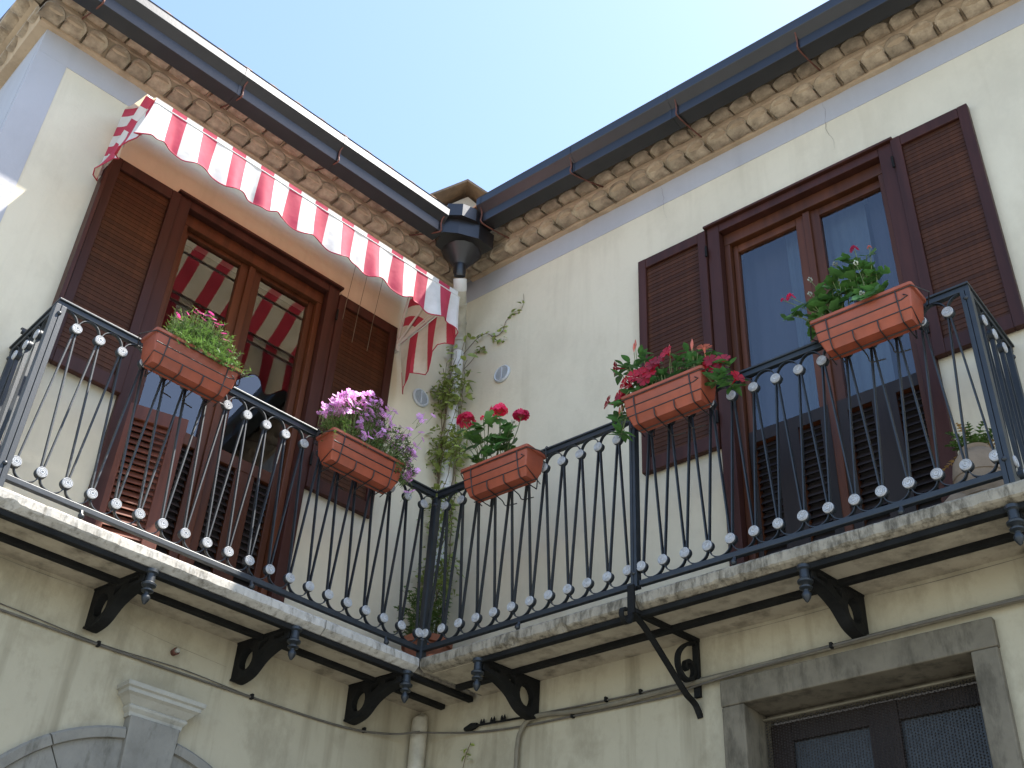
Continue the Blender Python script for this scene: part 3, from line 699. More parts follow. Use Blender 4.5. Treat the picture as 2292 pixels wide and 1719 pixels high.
# little feet clamping the bottom rail to the slab edge
FT = MB().tube([(0, -.004, -.09), (0, -.012, -.112)], .009, 8).lathe([(.0, -.014), (.009, -.012), (.014, -.005), (.014, .004), (.008, .011), (0, .012)], 10, (0, -.018, -.122)).mesh('rail_foot', 'iron', True)
for M, xs in ((RL, (-1.92, -1.05, -.24)), (Matrix(), (.66, 1.86, 2.62))):
    for x in xs: inst('rail_foot', FT, rail, M=ri_ @ M @ T(x, 0, 0))

# ---------------------------------------------------------------- gutters, hopper and downpipe
def gutter(x0, x1, z0, left, label, hang, off):
    t = thing('gutter', label, 'gutter', (0, 0, z0), left)
    def prof(P, name):
        b = MB(); b.prism(P, x0, x1, 'x'); return b.build(name, 'gutter', t)
    o = off
    prof([(.252+o, 0), (.152+o, 0), (.150+o, .002), (.150+o, .078), (.154+o, .078), (.154+o, .005), (.252+o, .005)], 'trough')
    prof([(.152+o, .0785), (.1025+o, .128), (.101+o, .131), (.101+o, .192), (.0975+o, .198), (.1045+o, .198), (.1055+o, .130), (.155+o, .0825)], 'lip')
    prof([(.252+o, .001), (.257+o, .001), (.257+o, .16), (.252+o, .16)], 'back')
    for (xa, da, za, xb) in hang:
        p = [(xa, da, za-z0), ((xa+xb)/2, (da+.146+o)/2, (za-z0+.0)/2-.012), (xb, .143+o, -.010), (xb, .140+o, .045), (xb, .136+o, .088), (xb+.004, .118+o, .115)]
        MB().tube(bez(p, 4), .0055, 6).build('hanger', 'rust', t, True)
    for x in [x0+.03]+[q for q in (1.55, .80, 3.1) if x0 < q < x1]+[-q for q in (1.7, .95) if x0 < -q < x1]:
        b = MB(); b.prism([(.250+o, -.003), (.148+o, -.003), (.147+o, .079), (.0995+o, .128), (.0982+o, .192), (.1008+o, .192), (.1008+o, .131), (.1497+o, .0785), (.1497+o, 0), (.250+o, 0)], x-.010, x+.010, 'x')
        b.build('joint_strap', 'gutter', t)
    return t
gutter(-.005, 5.2, 3.108, False, 'dark metal gutter along the right wing above the clay cornice', [(2.44, .405, 3.15, 2.425), (1.62, .405, 3.12, 1.60), (.865, .405, 3.14, .79), (.06, .40, 3.12, .02), (3.3, .405, 3.15, 3.29)], 0)
gutter(-2.9, -.06, 2.955, True, 'dark metal gutter along the left wing with sunlit outer lip', [(-2.62, .405, 3.03, -2.60), (-1.69, .405, 3.05, -1.68), (-.965, .405, 3.05, -.955), (-.16, .40, 3.03, -.09)], 0)
dp = thing('downpipe', 'downpipe running from the dark gutter hopper down the inner corner of the house', 'downpipe', (-.36, .46, -.15))
di = dp.matrix_world.inverted()
cp = MB(); cp.prism([(-.160, -.046), (-.080, .030), (-.003, .152), (.01, .29), (-.28, .29), (-.29, .03)], 2.965, 3.095, 'z'); cp.build('gutter_corner', 'gutter', dp, M=di)
cp = MB(); cp.prism([(-.122, -.052), (-.040, .010), (.0, .108), (-.01, .22), (-.2, .22), (-.21, .0)], 3.096, 3.205, 'z'); cp.build('gutter_corner', 'gutter', dp, M=di)
hop = MB(); hop.lathe([(.044, -.20), (.044, -.155), (.060, -.125), (.090, -.080), (.128, -.030), (.146, .0), (.148, .05), (.14, .055)], 14, (-.195, .195, 2.985), Matrix.Rotation(.2, 4, 'Z')); hop.build('hopper', 'gutter', dp, True, M=di)
neck = bez([(-.178, .178, 2.86), (-.199, .209, 2.76), (-.236, .26, 2.69), (-.335, .387, 2.57), (-.395, .462, 2.46), (-.400, .468, 2.36)], 6)
MB().tube([(-.19, .19, 2.86), (-.182, .182, 2.80), (-.195, .20, 2.755)], .040, 16).build('outlet', 'gutter', dp, True, M=di)
MB().tube(neck[7:13], .046, 18).build('sleeve', 'pvc', dp, True, M=di)
MB().tube(neck[10:], .043, 18).build('bend', 'pvc_old', dp, True, M=di)
for i in (15, 19, 24):
    P = neck[i]; Q = neck[i+1]; t = (Q-P).normalized(); MB().tube([P-t*.008, P+t*.008], .0475, 18).build('joint_ring', 'pvc_old', dp, True, M=di)
MB().tube([(-.400, .468, 2.39), (-.400, .468, .9), (-.400, .468, -.15)], .039, 18).build('pipe', 'pvc', dp, True, M=di)
lp = Vector((-.305, .352))
MB().tube([(lp.x-.01, lp.y+.03, -.262), (lp.x, lp.y, -.292), (lp.x, lp.y, -.33), (lp.x, lp.y, GZ+.1)], .044, 18, rs=[.030, .043, .045, .045]).build('pipe', 'pvc_old', dp, True, M=di)

# ---------------------------------------------------------------- awning
def awning():
    xa, xb = -2.215, -.055; pz, pd = 2.165, .505; R0 = .600
    t = thing('awning', 'red and white striped canvas awning over the left balcony door', 'awning', (xa, pd, pz), True)
    ti = Matrix.Translation((-xa, -pd, -pz))
    A = [math.radians(a) for a in (6.8, 12.5, 38, 80)]; RR = dict(zip(A, (.600, .598, .505, .462)))
    def rib(a, off=0.0): r = RR[a]-off; return (pd-r*math.cos(a), pz+r*math.sin(a))
    U = lambda x: (x-xa)/STR_P+.47
    nx = 120
    # canopy: facets between ribs with a little sag
    cb = MB(); uv = []; rows = []
    for k in range(len(A)-1):
        for q in range(5 if k == len(A)-2 else 4):
            a = A[k]+(A[k+1]-A[k])*q/4; f = q/4; d0, z0 = rib(A[k]); d1, z1 = rib(A[k+1]); row = []
            for i in range(nx+1):
                x = xa+(xb-xa)*i/nx; sg = .012*math.sin(PI*f)*(1+.5*noise.noise(Vector((x*3, k, 0))))
                row.append((x, d0+(d1-d0)*f+sg*math.cos(a)*.8, z0+(z1-z0)*f-sg)); uv.append(U(x))
            rows.append(row)
    cb.grid(rows); cb.uv = uv
    can = inst('canopy', cb.mesh('canopy', 'stripe', True), t, M=ti)
    # side gussets fan from the pivots
    for x, sgn in ((xa, -1), (xb, 1)):
        g = MB(); uv = []; rows = []
        for k in range(4):
            for q in range(5 if k < 3 else 1):
                a = A[k]+((A[k+1]-A[k])*q/5 if k < 3 else 0); row = []
                for j in range(13):
                    f_q = q/5 if k < 3 else 0; e0 = rib(A[k]); e1 = rib(A[min(k+1, 3)]); ed = e0[0]+(e1[0]-e0[0])*f_q; ez = e0[1]+(e1[1]-e0[1])*f_q
                    f_r = .05+.93*j/12; r = R0*f_r
                    pu = -.035*math.sin(PI*q/5)*(j/12) if k < 3 else 0
                    row.append((x+sgn*pu, pd+(ed-pd)*f_r, pz+(ez-pz)*f_r)); uv.append(.47+(R0-r)/STR_P+(.53 if sgn < 0 else .9))
                rows.append(row)
        g.grid(rows); g.uv = uv; inst('side_gusset', g.mesh('side_gusset', 'stripe', True), t, M=ti)
    # valance hanging from the front rib and along both arms
    fd, fz = rib(A[0])
    path = []; drop = []; uvp = []
    ns = 14
    for i in range(ns): path.append((xa, pd-.02+(fd-pd+.02)*i/ns, pz+.006+(fz-pz)*i/ns)); drop.append(.12+.09*i/ns); uvp.append(U(xa)-(R0*(1-i/ns))/STR_P)
    for i in range(nx*2+1): x = xa+(xb-xa)*i/(nx*2); path.append((x, fd, fz)); drop.append(.255); uvp.append(U(x))
    for i in range(1, ns+1): path.append((xb, fd+(pd-.02-fd)*i/ns, fz+(pz-fz)*i/ns)); drop.append(.225+.14*math.sin(min(1, i/ns*1.25)*PI/2)-(.18 if i == ns else 0)); uvp.append(U(xb)+(R0*i/ns)/STR_P)
    arc = [0.0]
    for i in range(1, len(path)): arc.append(arc[-1]+(Vector(path[i])-Vector(path[i-1])).length)
    top = MB(); rows = [[] for _ in range(9)]; uv = [[] for _ in range(9)]; edge = []
    ph = arc[ns]
    for i, (p, dr_, u) in enumerate(zip(path, drop, uvp)):
        tng = (Vector(path[min(i+1, len(path)-1)])-Vector(path[max(i-1, 0)])); tng.z = 0; tng.normalize(); n_ = Vector((tng.y, -tng.x, 0))
        ph2 = 2*PI*(arc[i]-ph)/.245
        wv = math.cos(ph2)
        L = dr_+(.032+.010*noise.noise(Vector((arc[i]*2.1, 5, 0))))*wv+.012*noise.noise(Vector((arc[i]*3.3, 9, 2)))
        for k in range(9):
            f = k/8
            bil = (.030*math.sin(ph2+.9)*f + .014*f*f*(1+.6*noise.noise(Vector((arc[i]*4, 1, 0)))) + .010*math.sin(ph2*2.3+1)*f*noise.noise(Vector((arc[i]*2.7, 3, 3)))*2)
            rows[k].append(Vector(p)+n_*(.006+bil)+Vector((0, 0, -L*f))); uv[k].append(u)
        edge.append(rows[8][-1])
    top.grid(rows); top.uv = [q for r in uv for q in r]
    inst('valance', top.mesh('valance', 'stripe', True), t, M=ti)
    inst('piping', MB().tube(edge, .0035, 6).mesh('piping', 'piping', True), t, M=ti)
    inst('seam_cord', MB().tube([r+Vector((0, 0, .004)) for r in rows[0][ns:-ns]], .004, 6).mesh('seam_cord', 'pvc', True), t, M=ti)
    for a in A:                                      # U-shaped frame ribs just inside the canvas
        d0, z0 = rib(a, .016)
        inst('rib', MB().tube([(xa+.014, pd, pz), (xa+.014, d0, z0), (xb-.014, d0, z0), (xb-.014, pd, pz)], .010, 8).mesh('rib', 'pvc', True), t, M=ti)
    for x in (xa+.012, xb-.012):
        inst('pivot_plate', MB().box(x-.014, x+.014, pd-.02, WD-.001, pz-.05, pz+.05).mesh('pivot_plate', 'pvc'), t, M=ti)
    for x in (-.52, -.42, -.30):
        inst('pull_cord', MB().tube([(x, pd-.08, pz+.40), (x+.004, pd-.03, pz+.05), (x+.006, pd-.012, pz-.18)], .0018, 5).mesh('pull_cord', 'conduit'), t, M=ti)
awning()

# ---------------------------------------------------------------- round vents, cables
def vent(x, z, left, label):
    t = thing('round_vent', label, 'vent', (x, WD, z), left, 'round wall vents')
    MB().lathe([(.050, .002), (.066, .002), (.066, .012), (.058, .019), (.052, .016), (.050, .006)], 28, M=capM).build('rim', 'vent', t, True)
    MB().lathe([(.051, .001), (.051, .004), (0, .004)], 24, M=capM).build('back_plate', 'iron', t)
    for k in range(11):
        zz = -.045+k*.009; w = math.sqrt(max(0, .050**2-zz*zz)); MB().box(-w, w, -.015, -.005, zz-.0027, zz+.0012).build('slat', 'vent', t)
    MB().box(-.004, .004, -.017, -.004, -.049, .049).build('spine', 'vent', t)
vent(.187, 1.886, True, 'white round wall vent beside the awning, left of the climbing vine')
vent(-.031, 2.047, False, 'white round wall vent right of the climbing vine')
def cable(name, label, pts, r, m, left, clips=()):
    t = thing(name, label, 'cable', pts[0], left)
    i = Matrix.Translation(-Vector(pts[0]))
    inst('wire', MB().tube(bez(pts, 6), r, 8).mesh('wire', m, True), t, M=i)
    for c in clips: inst('clip', MB().box(c[0]-.006, c[0]+.006, c[1]-r-.006, c[1]+r+.004, c[2]-r-.004, c[2]+r+.010).mesh('clip', 'iron_dark'), t, M=i)
    return t
D1 = LWD-.012
cable('wall_cable', 'dark double cable sagging along the left wall under the balcony', [(-2.6, D1, -.455), (-1.99, D1, -.458), (-1.53, D1, -.461), (-.71, D1, -.456), (-.155, D1, -.443), (.135, D1-.03, -.405), (.27, D1-.10, -.37)], .0055, 'cable', True, [(-1.53, D1, -.461), (-.71, D1, -.456), (-.02, D1, -.425)])
cable('wall_cable', 'thin looser wire just above the dark cable on the left wall', [(-2.6, D1+.004, -.425), (-2.0, D1+.004, -.430), (-1.53, D1+.004, -.452), (-1.1, D1+.004, -.437), (-.71, D1+.004, -.450), (-.3, D1+.002, -.452), (.0, D1, -.43)], .0022, 'cable', True)
cable('wall_cable', 'dark cable along the right wall just below the brackets', [(-.31, D1-.09, -.365), (-.10, D1-.02, -.385), (.092, D1, -.41), (.341, D1, -.433), (.692, D1, -.446), (1.271, D1, -.461), (1.447, D1-.02, -.45), (2.097, D1-.045, -.431), (2.892, D1-.03, -.419), (5, D1, -.40)], .005, 'cable', False, [(.70, D1, -.446), (2.1, D1-.045, -.432)])
cable('wall_cable', 'upper thin cable of the right wall passing behind the scroll bracket', [(.448, D1, -.39), (.85, D1, -.405), (1.272, D1, -.413), (1.998, D1, -.411), (2.889, D1, -.402), (5, D1, -.39)], .0042, 'cable', False, [(.9, D1, -.406), (1.10, D1, -.41)])
cable('conduit_pipe', 'grey conduit on the right wall bending down near the corner', [(5, D1-.01, -.400), (2.763, D1-.012, -.412), (1.798, D1-.012, -.425), (1.40, D1-.012, -.433), (.95, D1-.012, -.440), (.70, D1-.012, -.428), (.52, D1-.012, -.408), (.43, D1-.012, -.418), (.385, D1-.012, -.465), (.368, D1-.012, -.53), (.364, D1-.012, -.75), (.364, D1-.012, -2.2)], .0125, 'conduit', False)
ib = thing('cable_anchor', 'small iron cable anchor with clips on the right wall near the corner pipe', 'anchor', (.03, LWD, -.377))
ii = ib.matrix_world.inverted()
inst('plate', MB().tube([(.0, LWD-.02, -.382), (.05, LWD-.022, -.378), (.09, LWD-.022, -.376)], .012, 8, rs=[.010, .020, .012]).mesh('plate', 'iron_dark', True), ib, M=ii)
inst('rod', MB().tube([(.06, LWD-.022, -.376), (.40, LWD-.014, -.392)], .0055, 8).mesh('rod', 'iron_dark'), ib, M=ii)
for x in (.12, .19, .26):
    for dx in (-.008, .010): inst('clip', MB().lathe([(.008, 0), (.007, .014), (.003, .026), (0, .032)], 8, (x+dx, LWD-.020, -.376-.04*(x-.06))).mesh('clip', 'iron_dark', True), ib, M=ii)
ws = thing('wall_stub', 'broken pipe stub in the left wall above the keystone', 'stub', (-1.16, LWD, -.372), True)
MB().lathe([(.016, .0), (.018, .03), (.013, .034), (.012, .004)], 10, M=capM).build('collar', 'rust', ws, True)
MB().lathe([(.011, .0), (.011, .045), (0, .046)], 8, M=capM).build('plug', 'pale_stone', ws, True)

# ---------------------------------------------------------------- planters, racks
def rrect(hx, hy, r=.02, n=4):
    out = []
    for cx, cy, a0 in ((hx-r, hy-r, 0), (-hx+r, hy-r, PI/2), (-hx+r, -hy+r, PI), (hx-r, -hy+r, 1.5*PI)):
        for k in range(n): a = a0+PI/2*k/(n-1); out.append((cx+r*math.cos(a), cy+r*math.sin(a)))
    return out
def planter(x, zt, left, lab_p, lab_r, ln_=.44, tilt=0.0, roll=0.0):
    H = .158; yc = -.108
    t = thing('flower_box', lab_p, 'flower box', (x, yc, zt-H), left, 'terracotta flower boxes hung on the railing')
    t.matrix_world = t.matrix_world @ Matrix.Rotation(roll, 4, 'Y') @ Matrix.Rotation(tilt, 4, 'X')
    lv = [(.188*ln_/.44, .042, 0, .007), (.203*ln_/.44, .062, .046, .009), (.206*ln_/.44, .066, .050, .009), (.216*ln_/.44, .076, H-.016, .011), (.226*ln_/.44, .084, H-.013, .013), (.228*ln_/.44, .086, H, .013),
          (.219*ln_/.44, .077, H, .02), (.213*ln_/.44, .071, H-.035, .02)]
    b = MB(); rows = [[(px, py, z) for px, py in rrect(hx, hy, r)] for hx, hy, z, r in lv]; b.grid(rows, True)
    b.add(rows[0], [tuple(range(16))])
    b.build('trough', 'terra', t, True)
    s = MB(); rr = rrect(.214*ln_/.44, .072, .02); s.add([(px, py, H-.034) for px, py in rr], [tuple(range(16))]); s.build('soil', 'soil', t)
    k = thing('planter_rack', lab_r, 'planter rack', (x, 0, zt-H), left, 'black wire racks under the flower boxes')
    k.matrix_world = k.matrix_world @ Matrix.Rotation(roll, 4, 'Y')
    w = .0031; hx = ln_/2; yf, yb = yc-.070, yc+.070
    def wire(pts, nm='wire', n=3): MB().tube(bez(pts, n) if n > 1 else pts, w, 6).build(nm, 'wire', k, True)
    wire([(-hx*.94, yf-.006, .088), (hx*.78, yf-.006, .088), (hx*.83, yf-.012, .108)], n=2)                      # front wire with bent end
    wire([(-hx*.88, yb, .0), (-hx*.92, yf+.006, .042), (hx*.92, yf+.006, .042), (hx*.88, yb, .0)], n=1)
    wire([(-hx*.9, yc+.01, -.005), (hx*.98, yc+.01, -.005)], n=1)
    for xx in (-hx*.70, hx*.70):
        wire([(xx, yf-.018, H+.002), (xx, yf-.012, .10), (xx, yf-.0, .055), (xx, yf+.018, .0), (xx, yc, -.006), (xx, yb+.005, -.006), (xx, -.016, .008), (xx, -.014, H-.01)], n=3)
    for xx in (-hx*.25, hx*.25):
        wire([(xx, yf+.006, .043), (xx, yf+.016, .0), (xx, yc, -.007), (xx, yb, -.014), (xx, yb+.03, -.030), (xx+.06, yb+.05, -.026)], n=3)
    zt_ = H-.022                                                                                                   # top hoop standing out beyond both ends
    wire([(-hx*1.02, yf-.014, zt_), (-hx*1.20, yc, zt_), (-hx*1.02, -.018, zt_), (0, -.016, zt_), (hx*1.02, -.018, zt_), (hx*1.20, yc, zt_), (hx*1.02, yf-.014, zt_), (0, yf-.020, zt_), (-hx*1.02, yf-.014, zt_)], n=1)
    rt_ = RZ+.123-(zt-H)
    for xx in (-hx*.96, hx*.96):
        MB().tube([(xx, -.018, zt_), (xx, -.028, rt_-.01), (xx, -.02, rt_), (xx, .022, rt_), (xx, .03, rt_-.03)], w, 6).build('hook', 'wire', k, True)
    return t
PL = {}
PL['p1'] = planter(-1.665, .842, True, 'terracotta flower box of small magenta flowers, left-most on the railing', 'wire rack holding the left-most flower box', .46, .06, .0)
PL['p2'] = planter(-.620, .800, True, 'terracotta flower box overflowing with lilac pink blossom, left of the railing corner', 'wire rack under the lilac pink flower box', .47, .04, .0)
PL['p3'] = planter(.585, .795, False, 'terracotta flower box with the upright red geranium, right of the railing corner', 'wire rack under the upright red geranium box', .45, .05, 0)
PL['p4'] = planter(1.630, .842, False, 'terracotta flower box with crimson trumpet flowers in front of the middle railing post', 'wire rack under the box of crimson trumpet flowers', .45, .05, 0)
PL['p5'] = planter(2.655, .835, False, 'terracotta flower box with leafy geranium, right-most on the railing', 'wire rack under the right-most flower box', .46, .05, 0)

# ---------------------------------------------------------------- plants
def orient(n, spin=0.0):
    n = Vector(n).normalized(); return n.to_track_quat('Z', 'Y').to_matrix().to_4x4() @ Matrix.Rotation(spin, 4, 'Z')
def round_leaf(r, seed):
    b = MB(); vs = [(0, 0, -.16*r)]; N = 14
    for k in range(N):
        a = -PI/2+.25+(2*PI-.5)*k/(N-1); q = r*(1+.10*math.cos(k*PI*1.0)+.05*math.sin(k*2.1+seed))
        vs.append((q*math.cos(a), q*math.sin(a), .10*r*math.sin(a*2+seed)+.03*r*math.cos(k*2)))
    b.add(vs, [(0, k, k+1) for k in range(1, N)]); return b
def long_leaf(l, w, bend=.25, fold=.2, n=5):
    b = MB(); vs = []; fs = []
    for i in range(n+1):
        t = i/n; ww = w*math.sin(PI*min(1, t*.92+.06))**.8*(1-.25*t); z = -bend*l*t*t
        vs += [(-ww, l*t, z+fold*ww), (0, l*t, z), (ww, l*t, z+fold*ww)]
        if i: a = 3*i; fs += [(a-3, a-2, a+1, a), (a-2, a-1, a+2, a+1)]
    b.add(vs, fs); return b
def petals(n, r, w, cup=.2, centre=0.0):
    b = MB()
    for k in range(n):
        M = Matrix.Rotation(2*PI*k/n, 4, 'Z'); P = []
        for (u, v, z) in ((0, .06, 0), (.75, .5, .3), (1, .85, .42), (.55, 1.02, .34), (0, .94, .40), (-.55, 1.02, .34), (-1, .85, .42), (-.75, .5, .3)):
            P.append(M @ Vector((u*w, v*r, z*cup*r+centre)))
        c = M @ Vector((0, .6*r, .18*cup*r+centre))
        b.add(P+[c], [(i, (i+1) % 8, 8) for i in range(8)])
    return b
GL = [round_leaf(r, s).mesh('leaf', 'leaf_ger', True) for r, s in ((.033, 0), (.037, 2), (.028, 4), (.041, 1))]
ML = [long_leaf(l, w, bd, .25).mesh('leaf', 'leaf_man', True) for l, w, bd in ((.062, .017, .2), (.075, .020, .35), (.05, .015, .1))]
def geranium(t, base, leaves, heads, small=(), buds=()):
    """positions in the plant's local frame"""
    st = MB()
    nodes = [Vector(base)+Vector((dx, dy, .0)) for dx, dy in ((-.07, 0), (0, .01), (.06, -.01))]
    for p in leaves:
        p = Vector(p); b0 = min(nodes, key=lambda q: (q-p).length); m = b0.lerp(p, .55)+Vector((rnd.uniform(-.02, .02), .01, -.01))
        st.tube(bez([b0, m, p-Vector((0, 0, .004))], 3), .0022, 5, rs=None)
        for j in range(3):
            q = p+Vector((rnd.uniform(-.022, .022), rnd.uniform(-.03, .03), rnd.uniform(-.018, .018)))*(j)
            n_ = Vector((rnd.uniform(-.6, .6), rnd.uniform(-.9, .25), rnd.uniform(.35, 1)))
            inst('leaf', GL[rnd.randrange(4)], t, M=T(*q) @ orient(n_, rnd.uniform(0, 6.3)))
    for (p, r, col) in heads:
        p = Vector(p); b0 = min(nodes, key=lambda q: (q-p).length); st.tube(bez([b0, b0.lerp(p, .6)+Vector((.015, 0, 0)), p-Vector((0, 0, .02))], 4), .0024, 5)
        h = MB(); pm = petals(5, .019, .0085, .3)
        for k in range(34):
            a = k*2.39996; zz = 1-1.05*(k+.5)/34; rr = math.sqrt(max(0, 1-zz*zz)); n_ = Vector((rr*math.cos(a), rr*math.sin(a), zz))
            M = T(*(n_*r*Vector((1.15, 1.0, .72))[2] if False else Vector((n_.x*r*1.15+rnd.uniform(-.009, .009), n_.y*r+rnd.uniform(-.009, .009), n_.z*r*.60+rnd.uniform(-.010, .008))))) @ orient(n_+Vector((rnd.uniform(-.4, .4), rnd.uniform(-.4, .4), 0)), rnd.uniform(0, 6))
            h.add([M @ Vector(v) for v in pm.v], pm.f)
        inst('flower_head', h.mesh('flower_head', col), t, M=T(*p))
        for k in range(7):
            a = k*.9; st.tube([p-Vector((0, 0, .022)), p+Vector((math.cos(a)*r*.7, math.sin(a)*r*.7, .0))], .0012, 4)
    for (p, r, col) in small:
        p = Vector(p); b0 = min(nodes, key=lambda q: (q-p).length); st.tube(bez([b0, b0.lerp(p, .6)+Vector((.01, 0, 0)), p], 4), .002, 5)
        h = MB(); pm = petals(5, r, r*.45, .5); 
        for n_ in ((0, -.6, .6), (.6, 0, .5), (-.6, -.2, .5)):
            M = T(*(Vector(n_)*r*.6)) @ orient(n_, rnd.uniform(0, 6)); h.add([M @ Vector(v) for v in pm.v], pm.f)
        inst('flower', h.mesh('flower', col), t, M=T(*p))
    for p in buds:
        p = Vector(p); b0 = min(nodes, key=lambda q: (q-p).length); st.tube(bez([b0, b0.lerp(p, .6)+Vector((.01, 0, 0)), p], 4), .0016, 5)
        h = MB()
        for k in range(9):
            a = k*2.4; c = Vector((math.cos(a)*.009, math.sin(a)*.009, rnd.uniform(-.004, .008))); h.lathe([(0, -.006), (.0035, -.002), (.0035, .002), (0, .006)], 6, p+c)
        h.build('bud_cluster', 'bud', t)
    st.build('stems', 'stem', t, True)
def plant(name, label, cat, x, zt, left=False): return thing(name, label, cat, (x, -.108, zt-.035), left)
# upright geranium
g3 = plant('geranium', 'upright geranium with three bright red flower heads', 'geranium', .585, .795)
def loc(pts, x, zt, dy=.0): return [(px-x, rnd.uniform(-.035, .03)+dy, pz-(zt-.035)) for px, pz in pts]
lv3 = [(0.3, 1.08), (0.34, 0.98), (0.4, 1.02), (0.41, 0.89), (0.48, 0.99), (0.54, 1.02), (0.61, 0.95), (0.64, 0.98), (0.48, 0.90), (0.57, 0.89), (0.42, 1.07), (0.47, 1.09), (0.56, 1.07), (0.6, 1.02), (0.39, 1.10), (0.36, 1.06), (0.52, 0.94), (.44, .95), (.50, .87), (.60, .90), (.37, .92), (.55, .97), (.63, .93), (.45, .86)]
geranium(g3, (-.07, 0, 0), loc(lv3, .585, .795), [((.29-.585, -.01, 1.19-.76), .044, 'red_petal'), ((.525-.585, 0, 1.165-.76), .036, 'red_petal'), ((.695-.585, -.01, 1.06-.76), .032, 'red_petal')],
         [((.43-.585, -.02, 1.14-.76), .016, 'red_petal')], [(.45-.585, 0, 1.19-.76), (.64-.585, -.01, 1.04-.76)])
g5 = plant('geranium', 'spreading leafy geranium with a few small red blooms in front of the right door', 'geranium', 2.655, .835)
lv5 = [(2.61, 1.16), (2.7, 1.14), (2.53, 1.14), (2.59, 1.11), (2.63, 1.13), (2.68, 1.06), (2.73, 1.01), (2.64, 1.04), (2.69, 0.99), (2.73, 0.95), (2.61, 1.0), (2.52, 1.09), (2.5, 1.05), (2.56, 0.94), (2.62, 0.96), (2.67, 0.95), (2.72, 0.91), (2.51, 0.96), (2.46, 1.03), (2.4, 1.04), (2.43, 0.97), (2.47, 0.95), (2.51, 0.91), (2.38, 0.95), (2.33, 0.98), (2.31, 0.97), (2.4, 0.91), (2.38, 0.88), (2.44, 0.90), (2.60, 1.06), (2.66, 1.01), (2.57, 1.03), (2.70, 1.03), (2.64, .92), (2.69, .90), (2.48, .99), (2.66, 1.09)]
geranium(g5, (-.05, 0, 0), loc(lv5, 2.655, .835), [], [((2.65-2.655, -.02, 1.195-.80), .019, 'red_petal'), ((2.32-2.655, -.03, 1.065-.80), .020, 'red_petal'), ((2.72-2.655, -.02, 1.17-.80), .010, 'salmon_petal'), ((2.28-2.655, -.03, 1.07-.80), .010, 'red_petal')],
         [(2.42-2.655, -.02, 1.13-.80), (2.55-2.655, -.02, 1.16-.80), (2.66-2.655, -.06, 1.08-.80), (2.68-2.655, -.10, .86-.80), (2.41-2.655, -.02, 1.05-.80)])
hl = [(2.66, .845), (2.70, .835), (2.73, .85)]
for px, pz in hl: inst('leaf', GL[rnd.randrange(4)], g5, M=T(px-2.655, -.105, pz-.80) @ orient((rnd.uniform(-.3, .3), -.8, .5), rnd.uniform(0, 6)))
# crimson trumpet plant
m4 = plant('trumpet_plant', 'bushy plant with glossy leaves and crimson trumpet flowers trailing over its box', 'flower', 1.63, .842)
def trumpet(col):
    b = MB(); b.lathe([(.0022, -.050), (.003, -.034), (.006, -.018), (.010, -.004)], 8)
    pm = petals(5, .038, .017, .45, -.004); b.add(pm.v, pm.f); return b.mesh('flower', col, True)
TR = {c: trumpet(c) for c in ('crim_petal', 'salmon_petal')}
sm = MB()
lv4 = [(1.45, 1.13), (1.41, 1.07), (1.39, 1.07), (1.45, 1.02), (1.51, 1.05), (1.53, 1.06), (1.53, 1.0), (1.56, 0.94), (1.38, 1.01), (1.46, 0.89), (1.48, 0.86), (1.42, 0.87), (1.69, 1.0), (1.67, 0.97), (1.73, 0.94), (1.8, 0.92), (1.77, 0.96), (1.8, 0.99), (1.75, 1.01), (1.89, 0.94), (1.67, 0.92), (1.4, 0.82), (1.34, 0.79), (1.35, 0.74), (1.34, 0.67), (1.37, 0.66), (1.88, 0.76), (1.91, 0.75), (1.97, 0.75), (1.98, 0.81), (1.93, 0.72), (1.99, 0.69), (1.99, 0.72), (1.50, .95), (1.60, .93), (1.55, .90), (1.84, .88), (1.88, .84), (1.44, .95), (1.72, .89)]
for px, pz in lv4:
    out_ = px > 1.85 or px < 1.40
    y = rnd.uniform(-.05, .02) - (.03 if pz < .86 else 0); p = Vector((px-1.63, y, pz-.807))
    bx = max(-.17, min(.17, px-1.63)); b0 = Vector((bx*.8, .0, .02)); mid = b0.lerp(p, .5)+Vector((0, -.02 if pz < .85 else 0, .06 if pz < .85 else .0))
    sm.tube(bez([b0, mid, p], 4), .0024, 5)
    for k in range(5):
        a = rnd.uniform(0, 6.3); dirv = Vector((math.cos(a), math.sin(a)*.8, rnd.uniform(-.1, .5))); n_ = Vector((rnd.uniform(-.3, .3), -.25, 1))
        zax = (n_-dirv*n_.dot(dirv)/dirv.length_squared).normalized(); yax = dirv.normalized(); xax = yax.cross(zax)
        M = Matrix((xax, yax, zax)).transposed().to_4x4(); inst('leaf', ML[rnd.randrange(3)], m4, M=T(*(p+Vector((rnd.uniform(-.012, .012), rnd.uniform(-.012, .012), rnd.uniform(-.012, .012))))) @ M)
fl4 = [(1.43, .925, (-.2, -1, .3)), (1.50, .975, (.1, -1, .4)), (1.60, 1.0, (.3, -.9, .4)), (1.89, .87, (.2, -1, .2)), (1.37, .88, (-.4, -1, .1)), (1.55, .945, (.2, -1, .2)), (1.35, 1.06, (-1, -.4, .2)), (1.40, .95, (-.5, -1, .2)), (1.46, .965, (.2, -1, .0)), (1.52, .92, (.2, -1, -.1)), (1.57, .99, (.3, -1, .2)), (1.65, 1.03, (-.2, -1, .3)), (1.96, .85, (.3, -.8, .4)), (1.85, .845, (.1, -1, .3)), (1.92, .815, (0, -1, .3)), (2.03, .715, (1, -.5, .3)), (1.30, .87, (-.6, -1, .2)), (1.38, .855, (.1, -1, .0))]
